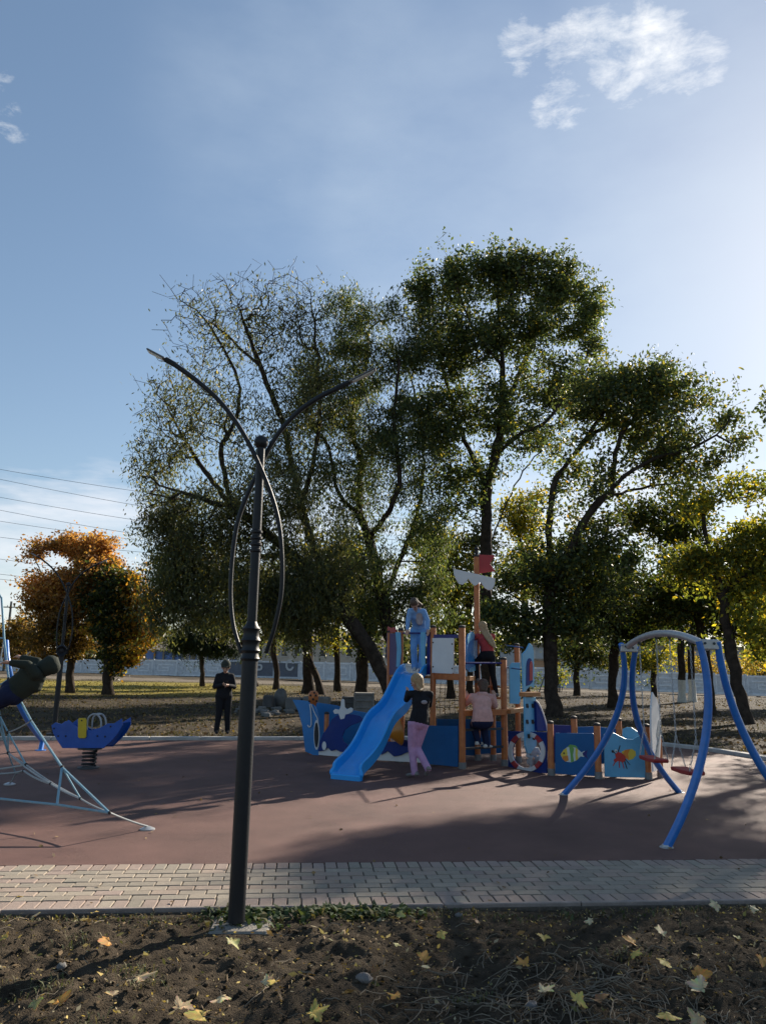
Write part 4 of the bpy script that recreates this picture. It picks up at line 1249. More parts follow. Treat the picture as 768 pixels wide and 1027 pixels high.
# ---------------- fallen maple leaves in front ----------------
M_maple = mat('maple_leaf', (1, 1, 1), rough=.6, spec=.3, var=.3, scale=14, attr=True, transl=.3)
def maple(px, py, size, colr, rot, label, tilt=.22, grp=True, curl=.13):
    p = G(px, py, 0.0); p.z = zs(p.x, p.y)
    rr2 = random.Random(int(px * 7 + py))
    lobes = [(-2.35, .55), (-1.25, .85), (0, 1.0), (1.25, .85), (2.35, .55)]
    pts = []
    prof = []
    for i, (a, l) in enumerate(lobes):
        l *= rr2.uniform(.85, 1.1)
        prof += [(a - .44, l * .60), (a - .32, l * .80), (a - .24, l * .72), (a - .12, l * .90), (a, l), (a + .12, l * .90), (a + .24, l * .72), (a + .32, l * .80), (a + .44, l * .60)]
        if i < 4: prof.append(((a + lobes[i + 1][0]) / 2, .54))
    prof = [(-2.95, .30)] + prof + [(2.95, .30)]
    nx_, ny_ = rr2.uniform(-tilt, tilt), rr2.uniform(-tilt, tilt)
    def w(x, y, k=1):
        z = curl * size * (x * x * .5 + y * y * .22) + math.sin(x * 5 + px) * .05 * size
        z += x * nx_ * size + y * ny_ * size
        X_ = x * size * .5; Y_ = y * size * .5
        c_, s_ = math.cos(rot), math.sin(rot)
        Yr = X_ * s_ + Y_ * c_
        return V((X_ * c_ - Y_ * s_, Yr, z + (Yr + size * .5) * .32 + .018 + abs(nx_) * size * .5 + abs(ny_) * size * .4))
    vs = [w(0, -.15)]; cs = [tuple(q * .75 for q in colr)]
    ring1 = []; ring2 = []
    for a, l in prof:
        ring1.append(w(math.sin(a) * l * .5, math.cos(a) * l * .5)); ring2.append(w(math.sin(a) * l, math.cos(a) * l))
    n = len(prof)
    vs += ring1 + ring2
    for j in range(n): cs.append(tuple(q * rr2.uniform(.85, 1.1) for q in colr))
    for j in range(n): cs.append(tuple(q * rr2.uniform(.55, 1.05) for q in colr))
    fs = [(0, 1 + j, 2 + j) for j in range(n - 1)] + [(1 + j, 1 + n + j, 2 + n + j, 2 + j) for j in range(n - 1)]
    # underside copy for thickness
    m0 = len(vs); th = V((0, 0, -.0012))
    vs2 = vs + [v_ + th for v_ in vs]; cs2 = cs + cs
    fs += [tuple(reversed([i + m0 for i in f])) for f in fs]
    loc = p
    o = npmesh('maple_leaf', [tuple(v_) for v_ in vs2], fs, M_maple, None, cols=np.array(cs2), smooth=True)
    o.location = loc
    tag(o, label, 'maple leaf', 'maple leaves lying on the soil')
    st = MB(); st.tube(bez(w(0, -.15), w(.05, -.7), w(.15 * rr2.choice((-1, 1)), -1.15), 5), .0014, 4)
    s_ = st.build('stalk', M_straw, None); s_.parent = o
Yw, Og, Tn, Pl, Br, Gn = (.78, .60, .17), (.74, .40, .10), (.70, .54, .32), (.82, .70, .44), (.36, .20, .09), (.56, .52, .22)
LV = [(95, 916, .07, Yw, 'small yellow maple leaf near the path edge, left of the lamp base'), (107, 953, .11, Og, 'orange-yellow maple leaf alone at middle left of the soil'), (140, 997, .17, Tn, 'large tan maple leaf low at the left, star shaped'),
      (112, 1010, .10, Tn, 'tan leaf between two yellow ones at the lower left'), (222, 998, .13, Pl, 'pale cream maple leaf below the lamp base'), (182, 1013, .15, Tn, 'tall curled tan leaf at the bottom left of centre'),
      (201, 1022, .15, Yw, 'broad yellow leaf touching the bottom edge left of centre'), (232, 954, .13, Gn, 'greenish elongated leaf right below the lamp base'), (268, 986, .09, Pl, 'small pale leaf of a close pair in the centre'),
      (275, 992, .09, Yw, 'yellow leaf of a close pair in the centre'), (315, 1022, .16, Yw, 'large yellow-green leaf at the bottom edge in the middle'), (398, 1004, .12, Og, 'bright yellow leaf alone at the bottom, right of centre'),
      (442, 942, .09, Yw, 'small golden leaf near the weeds, right of centre'), (425, 957, .12, Og, 'golden maple leaf with a smaller pale leaf under it'), (428, 967, .07, Pl, 'smaller pale leaf just below a golden one'), (397, 948, .07, Gn, 'small greenish leaf beside the weed patch'),
      (525, 970, .11, Og, 'dull orange maple leaf in the middle right of the soil'), (545, 944, .10, Yw, 'folded yellow leaf near the path at the right of centre'), (546, 998, .14, Pl, 'pale star-shaped maple leaf low at right of centre'),
      (634, 950, .11, Og, 'orange leaf of a pair lying by dry roots'), (636, 962, .10, Yw, 'golden leaf under the orange one by dry roots'), (663, 943, .10, Pl, 'pale yellow leaf right of the dry roots'), (667, 974, .12, Yw, 'light yellow maple leaf on bare soil, right third'),
      (701, 990, .15, Og, 'strong orange maple leaf at the lower right'), (703, 1002, .16, Pl, 'pale leaf partly under the strong orange leaf'), (668, 1020, .16, Yw, 'bright yellow maple leaf at the bottom edge, right third'), (579, 1012, .12, Yw, 'yellow leaf at the bottom edge just right of centre'),
      (718, 920, .11, Pl, 'cream maple leaf near the path at the right'), (755, 922, .09, Pl, 'small whitish leaf at the right end near the path'), (603, 1013, .12, Br, 'brown curled leaf next to a yellow one at the bottom'), (765, 972, .10, Og, 'ochre leaf cut by the right frame edge'),
      (34, 921, .08, Pl, 'whitish leaf scrap near the path at the far left'), (4, 954, .06, Yw, 'tiny yellow leaf at the left frame edge'), (36, 1012, .08, Gn, 'small greenish yellow leaf at the bottom left corner'), (60, 1018, .12, Og, 'curled ochre leaf at the bottom left corner'),
      (700, 1026, .12, Tn, 'tan leaf cut by the bottom edge at the right'), (400, 923, .10, Gn, 'grey-green leaf lying against the weed patch'), (740, 947, .07, Gn, 'small green leaf on dark soil at the right'), (478, 926, .07, Br, 'small brown leaf near the path in the middle right'), (375, 984, .07, Br, 'small brown leaf right of the grey stone'),
      (592, 930, .08, Pl, 'pale leaf lying near the path edge, right of middle'), (20, 899, .07, Yw, 'small yellow leaf lying on the path pavers at the left')]
for i, (px, py, s, c_, lb) in enumerate(LV):
    maple(px, py, s * 1.02, c_, (i * 2.39) % 6.28, lb)
def stone(px, py, s, label, m=M_conc, sd=1):
    p = G(px, py); p.z = zs(p.x, p.y); rr2 = random.Random(sd)
    mb = MB(); mb.ball((0, 0, s * .25), s, 12, (1, .75, .6)); o = mb.build('stone', m)
    for v_ in o.data.vertices: v_.co *= 1 + rr2.uniform(-.13, .13)
    o.location = p; o.rotation_euler = (0, 0, rr2.uniform(0, 3)); tag(o, label, 'stone', 'stones on the soil')
M_st = mat('grey_stone', (.17, .155, .145), rough=.9, var=.25, scale=14, bump=.6, bscale=40)
stone(365, 988, .045, 'angular grey stone standing in the middle of the soil', M_st, 2)
stone(533, 1004, .035, 'round reddish-grey pebble among leaves right of centre', M_st, 3)
stone(62, 969, .032, 'pale flat stone at the left of the soil', M_conc, 4)
stone(460, 917, .03, 'small stone beside the path edge in the middle', M_st, 5)
# ---------------- street lamps ----------------
M_lampm = mat('lamp_paint', (.012, .013, .016), rough=.5, spec=.35, var=.15, scale=18, bump=.1, bscale=80)
M_led = mat('led_housing', (.16, .165, .18), rough=.5, metal=.2, var=.1)
M_lens = mat('led_lens', (.6, .6, .55), rough=.3, var=.05)
def street_lamp(label, basepx, s, concrete=True, box=False, rz=0.0):
    """measured on the near lamp and kept in metres; s scales it"""
    b = G(*basepx)
    if not concrete: b.z = tz(b.x, b.y) 
    t = thing('street_lamp', label, 'street lamp', tuple(b), 'street lamps with crossed arms')
    B = V(b); Y0 = LAMP.y
    def L(px, py, dy=0):         # near-lamp photo pixel -> local metres -> this lamp
        q = P(px, py, Y0) - V((G(237, 924).x, Y0, 0))
        # the pole leans slightly in the picture: take it out
        q = V((q.x, dy, q.z))
        return B + q * s
    zc1, zc2, zt = L(250, 648).z - B.z, L(258, 545).z - B.z, L(262, 447).z - B.z
    tx = (L(262, 447).x - B.x)
    ax = lambda z: B + V((tx * z / zt, 0, z))
    def along(prof):
        out = MB(); d = V((tx, 0, zt)).normalized(); out.lathe(B, [(r * s, z) for r, z in prof], 20, axis=d / d.z); return out
    along([(.055, 0), (.055, .01), (.055, zc1 - .06)]).build('lower_pole', M_lampm, t)
    along([(.060, zc1 - .10), (.068, zc1 - .085), (.060, zc1 - .07), (.056, zc1 - .05), (.069, zc1 - .03), (.058, zc1 - .01), (.058, zc1 + .02), (.069, zc1 + .04), (.058, zc1 + .06), (.052, zc1 + .10), (.063, zc1 + .12), (.046, zc1 + .14), (.034, zc1 + .17)]).build('collar', M_lampm, t)
    along([(.034, zc1 + .12), (.034, zc2 - .07), (.028, zt)]).build('upper_pole', M_lampm, t)
    pr = []
    for k in range(4): pr += [(.031, zc2 - .07 + k * .045), (.042, zc2 - .058 + k * .045), (.042, zc2 - .045 + k * .045), (.031, zc2 - .036 + k * .045)]
    along(pr).build('ring_cluster', M_lampm, t)
    mb = MB(); mb.ball(ax(zt + .025 * s), 0.053 * s, 16); mb.build('ball_finial', M_lampm, t)
    armL = [(267, 655, .0), (277, 625, -.03), (283.5, 590, -.05), (283, 545, -.06), (277, 510, -.06), (262, 470, -.06), (243, 433, -.06), (222, 405, -.05), (200, 385, -.05), (176, 367.5, -.05)]
    armR = [(242, 655, .0), (233, 625, .03), (230, 590, .05), (233, 545, .06), (240, 512, .06), (258, 470, .06), (275, 437, .06), (296, 413, .05), (318, 397, .05), (340, 386, .05)]
    for arm, head in ((armL, ((176, 367.5), (168, 363), (150, 353.5))), (armR, ((340, 386), (350, 381), (377, 367.5)))):
        mb = MB(); pts = [L(x, y, d) for x, y, d in arm]
        n = len(pts); sp = spline(pts, 6)
        mb.tube(sp, [(.0145 + .0045 * i / len(sp)) * s for i in range(len(sp))], 10)
        # tucked into the collar
        a = mb.build('curved_arm', M_lampm, t)
        dd = -.05 if arm is armL else .05
        h0, h1, h2 = [L(x, y, dd) for x, y in head]
        mb = MB(); mb.tube([h0 - (h1 - h0) * .3, h1], .021 * s, 8); mb.build('arm_socket', M_lampm, a)
        d = (h2 - h1); ln = d.length; d.normalize(); side = V((0, 1, 0)); up = d.cross(side).normalized()
        mb = MB(); mb.box((h1 + h2) / 2, (ln, .07 * s, .013 * s), axes=(d, side, up), ch=.006); hd = mb.build('lamp_head', M_led, t)
        dn_ = up if up.z < 0 else -up
        mb = MB(); mb.box((h1 + h2) / 2 + dn_ * .0095 * s, (ln * .8, .05 * s, .006 * s), axes=(d, side, up)); mb.build('lens', M_lens, hd)
    if concrete:
        mb = MB(); mb.box((B.x + .03, B.y + .02, -.047), (.38, .34, .06), rz=.05, ch=.012); mb.build('concrete_base', mat('base_concrete', (.26, .235, .20), rough=.95, var=.22, scale=9, bump=.7, bscale=60, dirt=.4), t)
    else:
        mb = MB(); mb.lathe(B, [(.16, -.02), (.16, .05), (.10, .06)], 14); mb.build('base_flange', M_lampm, t)
    if box:
        mb = MB(); q = ax(zc1 + .03); mb.ball(q, .125 * s, 14, (1, 1, 1)); mb.build('loudspeaker', M_lampm, t)
        mb = MB(); mb.lathe(q, [(.03, 0), (.05, .06), (.11, .16), (.115, .17), (.02, .08)], 14, axis=V((.3, -.95, -.1)).normalized()); mb.build('horn', M_lampm, t)
    return t
street_lamp('tall dark lamp post with two crossed curved arms on a concrete base at the path', (237, 924), 1.0)
street_lamp('smaller looking dark lamp post with round box, behind the blue spring rider', (54, 738), 1.04, concrete=False, box=True)

# ---------------- swing ----------------
M_blue = mat('blue_paint_steel', (.015, .15, .50), rough=.36, spec=.5, var=.12, scale=14, coat=.35, dirt=.12)
M_galv = mat('galvanised_steel', (.42, .43, .44), rough=.42, metal=.55, var=.12, scale=18)
M_red = mat('red_rubber', (.30, .025, .022), rough=.6, var=.2, scale=12, dirt=.15)
M_black = mat('black_rubber', (.02, .02, .022), rough=.7, var=.2)
F1, F2, F3 = G(565, 797), G(681, 795), G(668, 850)
F4 = G(828, 846)
apL, apR = P(629, 647, 9.75), P(709, 647, 7.75)
sw = thing('swing_set', 'blue steel double swing frame with curved legs and red seats', 'swing set', (3.2, 9, 0))
def leg(top, foot, bulge):
    m_ = top.lerp(foot, .5)
    c_ = m_ + bulge
    mb = MB(); pts = bez(top, c_, foot, 18)
    mb.tube(pts, [.034 + .007 * min(1, i / 9) for i in range(19)], 12)
    l = mb.build('leg', M_blue, sw)
    mb = MB(); mb.lathe(foot + V((0, 0, -.003)), [(.066, 0), (.066, .010), (.046, .014), (.042, .03)], 16); mb.build('foot_plate', M_galv, l)
bd = (apR - apL).normalized(); bs = V((bd.y, -bd.x, 0)).normalized()
if bs.x > 0: bs = -bs
tL1, tL2 = P(622.5, 646, 9.75), P(637.5, 649, 9.75)
tR1, tR2 = P(700.5, 643, 7.75), P(719, 643.5, 7.75)
leg(tL1, F1, V((.62, .0, .10))); leg(tL2, F2, V((-.52, .05, -.04)))
leg(tR1, F3, V((.42, -.05, .10))); leg(tR2, F4, V((-.42, -.05, -.16)))
for ap, a, b in ((apL, tL1, tL2), (apR, tR1, tR2)):
    mb = MB(); d = (b - a); mb.box((a + b) / 2 + V((0, 0, -.03)), (d.length + .02, .05, .10), rz=math.atan2(d.y, d.x), ch=.01)
    br = mb.build('bracket', M_galv, sw)
    for s in (-.045, .045):
        mb = MB(); mb.lathe((a + b) / 2 + d.normalized() * s + V((0, -.028, -.02)), [(.013, 0), (.013, .008), (.006, .01)], 8, axis=V((0, -1, 0)))
        mb.build('bolt', M_dkm, br)
mid = (apL + apR) / 2 + V((0, 0, .30))
bar = []
for i in range(25):
    s = i / 24; p = apL.lerp(apR, s); p.z += .15 * math.sin(math.pi * s) ** .8 - .02
    bar.append(p)
mb = MB(); mb.tube(bar, .038, 14); mb.build('arched_crossbar', M_galv, sw)
def seat(sc_, z, label_):
    c0 = apL.lerp(apR, sc_); c0 = V((c0.x, c0.y, z))
    t = thing('swing_seat', label_, 'swing seat', tuple(c0), 'red swing seats'); 
    return c0
def mkseat(px, py, Y):
    c0 = P(px, py, Y)
    rz = math.atan2(bd.y, bd.x)
    mb = MB()
    prof = [(-.215, .012), (-.20, .03), (0, .022), (.20, .03), (.215, .012), (.20, -.012), (0, -.018), (-.20, -.012)]
    side = V((-bd.y, bd.x, 0)).normalized()
    pts = [c0 + V((bd.x, bd.y, 0)).normalized() * u + V((0, 0, w_)) for u, w_ in prof]
    mb.slab(pts, side * .17)
    s_ = mb.build('swing_seat', M_red, sw, bevel=.008)
    fr = bar[min(range(25), key=lambda i: abs(bar[i].y - Y))]
    bdir = V((bd.x, bd.y, 0)).normalized()
    for sg in (-1, 1):
        top = c0 + bdir * sg * .235; 
        tb = min(bar, key=lambda q: (q.xy - top.xy).length); top = V((tb.x, top.y, tb.z - .035))
        fork = c0 + bdir * sg * .225 + V((0, 0, .34))
        mb = MB()
        def chain(a, b_):
            d = b_ - a; n = max(2, int(d.length / .03)); d.normalize()
            o1 = d.orthogonal().normalized(); o2 = d.cross(o1)
            for i in range(n):
                p = a.lerp(b_, (i + .5) / n); o = o1 if i % 2 else o2
                ring = [p + d * .019 * math.cos(k * math.pi / 3) + o * .009 * math.sin(k * math.pi / 3) for k in range(7)]
                mb.tube(ring, .0032, 4, caps=False)
        chain(top, fork); chain(fork, c0 + bdir * sg * .20 + side * .075 + V((0, 0, .03))); chain(fork, c0 + bdir * sg * .20 - side * .075 + V((0, 0, .03)))
        mb.build('chain', M_galv, s_)
        mb = MB(); mb.lathe(top + V((0, 0, .02)), [(.02, 0), (.02, -.035), (.008, -.05)][::-1], 8); mb.build('hanger', M_dkm, s_)
mkseat(655, 762, 9.15); mkseat(689, 774, 8.35)

# ---------------- spring rider ----------------
M_rb = mat('rider_blue', (.006, .08, .38), rough=.4, spec=.4, var=.12, scale=9, coat=.2, dirt=.18)
M_yel = mat('yellow_panel', (.60, .42, .02), rough=.45, var=.08, scale=9, dirt=.18)
gf = G(89, 770.5)
sr = thing('spring_rider', 'blue boat-shaped spring rider with yellow backrest on a black coil', 'spring rider', tuple(gf))
A_, B_ = gf + V((-.5, .10, 0)), gf + V((.5, -.10, 0))
hd = (B_ - A_).normalized(); hn = V((hd.y, -hd.x, 0))
out = [(57, 727), (61, 724), (68, 726), (74, 721.5), (80, 727), (86, 731), (96, 732), (106, 729), (113, 725), (119, 725), (127, 720), (127.5, 727), (123, 735), (117, 742), (109, 749.5), (68, 749.5), (63, 742), (59, 735)]
for i, s in enumerate((.13, -.13)):
    mb = MB(); mb.slab([PP(x, y, A_, B_) + hn * s for x, y in out], hn * .022); sd_ = mb.build('side_panel', M_rb, sr, bevel=.004)
    if s > 0:
        for x, y in ((64, 737.5), (71.5, 737.5), (103, 737.5), (110.5, 738), (116, 728), (60, 730)):
            mb = MB(); mb.lathe(PP(x, y, A_, B_) + hn * (s + .012), [(.014, 0), (.014, .006), (.004, .009)], 10, axis=hn)
            mb.build('bolt', M_black, sd_)
# bow and stern boards joining the two sides
for (x0, y0), (x1, y1) in (((57.5, 728), (66, 747)), ((126.5, 724), (111, 747))):
    a, b = PP(x0, y0, A_, B_), PP(x1, y1, A_, B_); d = (b - a); ln = d.length; d.normalize(); up = d.cross(hn)
    mb = MB(); mb.box((a + b) / 2, (ln, .24, .02), axes=(d, hn, up), ch=.003); mb.build('end_board', M_rb, sr)
a, b = PP(76, 739, A_, B_), PP(104, 739, A_, B_)
mb = MB(); mb.box((a + b) / 2, ((b - a).length, .238, .03), axes=(hd, hn, V((0, 0, 1))), ch=.006); mb.build('seat', M_black, sr)
mb = MB(); ys = [(84.3, 721), (85.5, 719.5), (91, 719.5), (92.4, 721), (92.4, 738), (91, 739.5), (85.5, 739.5), (84.3, 738)]
mb.slab([PP(x, y, A_, B_) + hn * .155 for x, y in ys], hn * .02); mb.build('yellow_plate', M_yel, sr, bevel=.003)
mb = MB(); mb.lathe(PP(88.3, 722, A_, B_) + hn * .166, [(.012, 0), (.012, .006), (.003, .009)], 10, axis=hn); mb.build('bolt', M_black, sr)
mb = MB(); lp = [PP(x, y, A_, B_) for x, y in ((90, 732), (91, 721), (95, 716.5), (100, 716.5), (103.5, 721), (104, 729), (101, 736))]
for s in (.07, -.07): mb.tube(spline([q + hn * s for q in lp], 5), .014, 8)
mb.tube([lp[3] + hn * .07, lp[3] - hn * .07], .014, 8); mb.build('handle_loop', mat('handle_plastic', (.35, .36, .37), rough=.5, var=.1), sr)
mb = MB(); pts = []; zt_ = PP(89, 750, A_, B_).z
for i in range(73):
    a = i / 72 * 2 * math.pi * 4.5; pts.append(gf + V((math.cos(a) * .10, math.sin(a) * .10, .035 + (zt_ - .06) * i / 72)))
mb.tube(pts, .017, 7); mb.build('coil_spring', M_black, sr)
mb = MB(); mb.lathe(gf, [(.17, 0), (.17, .02), (.11, .03)], 18); mb.build('ground_plate', M_dkm, sr)
mb = MB(); mb.box(gf + V((0, 0, zt_ - .01)), (.30, .22, .03), rz=math.atan2(hd.y, hd.x), ch=.004); mb.build('top_plate', M_dkm, sr)

# ---------------- rope net climber ----------------
M_rope = mat('pale_blue_rope', (.12, .32, .44), c2=(.30, .40, .44), rough=.7, var=.2, scale=60, bump=.4, bscale=200)
M_ropew = mat('grey_rope', (.36, .38, .38), rough=.8, var=.2, scale=60)
nc = thing('rope_net_climber', 'rope climbing net on curved blue tubes cut by the left frame edge', 'climbing net', (-4.4, 9.2, 0))
an = G(148, 832); 
def D(px, py, Y): return P(px, py, Y)
n_ = {'a': an + V((0, 0, .03)), 'b': D(110, 815, 7.85), 'c': D(62.5, 769.5, 8.3), 'd': D(31.5, 723, 8.8), 'e': D(9, 681, 9.2), 'f': D(4.5, 640, 9.5), 'f2': D(2, 600, 9.7),
      'g': D(81, 801, 8.3), 'h': D(57.5, 807, 7.9), 'i': D(51, 786, 8.7), 'j': D(26.5, 767, 9.2), 'k': D(8.5, 755, 9.5), 'l': D(8.5, 734.5, 9.4), 'm': D(0, 718, 9.5), 'n': D(-30, 700, 9.6),
      'o': D(-10, 772, 9.3), 'p': D(0, 801, 8.2), 'q': D(-40, 798, 8.4), 'r': D(0, 776, 10.0), 's': D(24, 773, 9.6), 't': D(-30, 770, 9.7), 'u': D(-4, 690, 9.4), 'v': D(16, 776, 9.9), 'w': G(10, 787) + V((0, 0, .02)), 'x': D(-40, 740, 9.7),
      'y': D(-60, 640, 9.6), 'z': D(-6, 712, 9.3)}
top_ = D(-22, 560, 10.2)
ropes = [('f2', 'f', .013, 0), ('f', 'e', .013, 0), ('e', 'd', .013, 0), ('d', 'c', .013, 0), ('c', 'b', .013, 0), ('b', 'a', .010, 1), ('c', 'h', .013, 0), ('c', 'g', .009, 0), ('g', 'b', .009, 1), ('b', 'h', .012, 0), ('h', 'p', .012, 0), ('p', 'q', .012, 0),
         ('g', 'j', .009, 1), ('j', 'l', .010, 0), ('l', 'm', .010, 0), ('m', 'u', .010, 0), ('l', 'd', .008, 1), ('j', 'k', .010, 1), ('k', 'l', .009, 0), ('k', 'm', .010, 0), ('j', 'o', .010, 1), ('o', 't', .01, 1), ('g', 'i', .009, 1), ('i', 's', .010, 1), ('s', 'r', .010, 1), ('r', 't', .01, 1), ('s', 'v', .008, 1), ('v', 'k', .008, 0),
         ('i', 'k', .009, 1), ('m', 'n', .010, 0), ('n', 'x', .01, 0), ('x', 'o', .01, 0), ('k', 'z', .009, 0), ('z', 'e', .010, 1), ('u', 'e', .010, 0), ('u', 'y', .01, 0), ('v', 'w', .008, 1), ('y', 'f', .01, 0), ('z', 'x', .01, 0), ('u', 'f', .008, 1)]
mbs = [MB(), MB()]
for a, b, r, w in ropes:
    A1, B1 = n_[a], n_[b]; sag = V((0, 0, -.03 * (A1 - B1).length if w else 0))
    mbs[w].tube(bez(A1, (A1 + B1) / 2 + sag, B1, 5), r, 7)
mbs[0].tube([n_['f2'], top_], .013, 7)
ro = mbs[0].build('blue_ropes', M_rope, nc); mbs[1].build('grey_ropes', M_ropew, nc)
mb = MB()
for k_ in 'cdejklmgiuzbs': mb.ball(n_[k_], .022 if k_ in 'cjkle' else .017, 8)
mb.build('rope_joints', M_black, nc)
mb = MB(); mb.lathe(an, [(.075, .0), (.075, .010), (.03, .03)], 16); mb.lathe(n_['w'] - V((0, 0, .02)), [(.075, .0), (.075, .010), (.03, .03)], 16); mb.build('anchor_plates', M_galv, nc)
mb = MB(); sp = spline([D(6.5, 643, 14.2), D(8.5, 665, 14.0), D(17, 700, 14.2), D(30, 726, 14.6), D(43, 743, 15.2)], 6)
fz = [q for q in sp if q.z > .0]; mb.tube(fz, .046, 12); bt = mb.build('curved_tube', M_blue, nc)
mb = MB(); q = fz[-1]; mb.tube([q, V((q.x + .02, q.y - .1, .0))], .046, 12); mb.lathe((q.x + .02, q.y - .1, 0), [(.10, 0), (.10, .012), (.05, .02)], 14); mb.build('tube_foot', M_blue, bt)
mb = MB(); mb.tube([top_, V((top_.x - .3, top_.y + .3, 3.0))], .05, 10); mb.tube([V((top_.x - .3, top_.y + .3, 3.0)), V((top_.x - .3, top_.y + .3, 0))], .05, 10); mb.build('mast', M_blue, nc)

# ---------------- play ship ----------------
M_wood = mat('orange_wood', (.52, .17, .045), c2=(.36, .105, .030), rough=.5, spec=.35, var=.2, scale=9, bump=.15, bscale=50, coat=.15, dirt=.10)
M_woodl = mat('pale_wood', (.46, .22, .085), c2=(.36, .16, .06), rough=.55, var=.2, scale=10, dirt=.1)
M_navy = mat('navy_hdpe', (.006, .028, .17), rough=.5, spec=.25, var=.1, scale=6, dirt=.12)
M_nav2 = mat('violet_blue', (.016, .018, .14), rough=.42, var=.1, scale=6)
M_hull = mat('hull_blue', (.010, .095, .26), rough=.5, spec=.25, var=.1, scale=5, dirt=.16)
M_mid = mat('mid_blue', (.014, .17, .44), rough=.42, var=.1, scale=5, coat=.15, dirt=.16)
M_sky = mat('light_blue', (.11, .36, .56), rough=.42, var=.08, scale=5, coat=.15, dirt=.18)
M_wh = mat('white_hdpe', (.62, .62, .62), rough=.45, var=.05, scale=5, dirt=.10)
M_slide = mat('slide_plastic', (.018, .31, .76), rough=.30, spec=.5, var=.08, scale=4, coat=.3, dirt=.12)
M_flag = mat('flag_red', (.36, .035, .04), rough=.5, var=.1, dirt=.12)
M_orn = mat('orange_drum', (.50, .19, .02), rough=.35, var=.2, scale=3, coat=.3)
PA, PB, PG, PH, PI_ = G(463.4, 771), G(506, 768), G(552.7, 777.5), G(600, 781), G(650, 781.5)
PK = G(319.5, 757.5)
ship = thing('play_ship', 'wooden ship playground set with blue panels, slide, mast and lifebuoy panel', 'playground set', tuple(PA))
M_sleeve = mat('dull_steel', (.20, .20, .20), rough=.6, metal=.4, var=.2, scale=18, dirt=.3)
def post(p, ztop, r=.048, cap=True, sleeve=True, m=None, par=ship, name='post'):
    mb = MB(); mb.lathe((p.x, p.y, 0), [(r, .0 if not sleeve else .02), (r, ztop - .01), (r * .86, ztop)], 14); o = mb.build(name, m or M_wood, par)
    if sleeve:
        mb = MB(); mb.lathe((p.x, p.y, 0), [(r * 1.18, 0), (r * 1.18, .10), (r * 1.03, .105)], 14); mb.build('steel_sleeve', M_sleeve, o)
    if cap:
        mb = MB(); mb.lathe((p.x, p.y, ztop), [(r * 1.04, -.012), (r * 1.04, .018), (r * .5, .035)], 14); mb.build('cap', M_black, o)
    return o
def zof(p, px, py): return P(px, py, p.y).z
def panel(name, pts, A, B, m, off=0.0, th=.025, par=ship, bevel=.004):
    u = (B - A).normalized(); n = V((u.y, -u.x, 0)); n.normalize()
    if n.y > 0: n = -n
    mb = MB(); mb.slab([PP(x, y, A, B) + n * off for x, y in pts], n * th)
    return mb.build(name, m, par, bevel=bevel)
def beam(a, b, w, h_, m, name='beam', par=ship):
    d = b - a; mb = MB(); mb.box((a + b) / 2, (d.length, w, h_), axes=(d.normalized(), V((-d.y, d.x, 0)).normalized(), d.normalized().cross(V((-d.y, d.x, 0)).normalized())), ch=.006)
    return mb.build(name, m, par)
def arc(cx_, cy_, rx, ry, a0, a1, n=14): return [(cx_ + rx * math.cos(rad(a0 + (a1 - a0) * i / n)), cy_ + ry * math.sin(rad(a0 + (a1 - a0) * i / n))) for i in range(n + 1)]
zDeck = zof(PA, 463, 679)
PE = V((P(434, 700, PA.y + .42).x, PA.y + .42, 0)); PF = V((P(401, 700, PA.y + .78).x, PA.y + .78, 0))
PE2 = V((P(422, 700, PA.y + 1.3).x, PA.y + 1.3, 0)); PF2 = V((P(390, 700, PA.y + 1.7).x, PA.y + 1.7, 0))
PM = V((P(478.5, 700, PA.y + 1.25).x, PA.y + 1.25, 0))
PD = V((P(494, 700, PB.y + .75).x, PB.y + .75, 0)); PC = V((P(518.8, 700, PB.y + .55).x, PB.y + .55, 0))
post(PA, zof(PA, 463, 629), .056); post(PB, zof(PB, 505, 661), .055); post(PE, zof(PE, 433.5, 629), .05); post(PF, zof(PF, 401, 632), .05)
post(PE2, zof(PE2, 421, 634), .05); post(PF2, zof(PF2, 390, 634), .05); post(PD, zof(PD, 494, 668), .05); post(PC, zof(PC, 518.7, 647), .05)
mast = post(PM, zof(PM, 478, 558), .052, name='mast')
mb = MB(); mb.lathe((PM.x, PM.y, zof(PM, 478, 558)), [(.03, 0), (.03, .12), (.05, .14), (.03, .18)], 10); mb.build('mast_top', M_black, mast)
u = V((1, .18, 0)).normalized(); MA_, MB_ = PM - u, PM + u
sail = [(453.8, 571), (474, 575.5), (495, 580.5)] + [(494.5, 587), (492, 591.5), (488.5, 592.5), (484.5, 590), (481, 585), (480, 584), (477, 587), (474.5, 588), (471.5, 585.5), (469, 582), (468.5, 580.5), (466, 584), (462.5, 587), (459, 586), (455.8, 581), (454, 576)]
panel('sail', sail, MA_, MB_, M_wh, off=.07, th=.03)
panel('flag', [(479.5, 556), (485, 556.5), (496.3, 557), (491, 565.5), (496.8, 573), (480, 575.2)], MA_, MB_, M_flag, off=.0, th=.02)
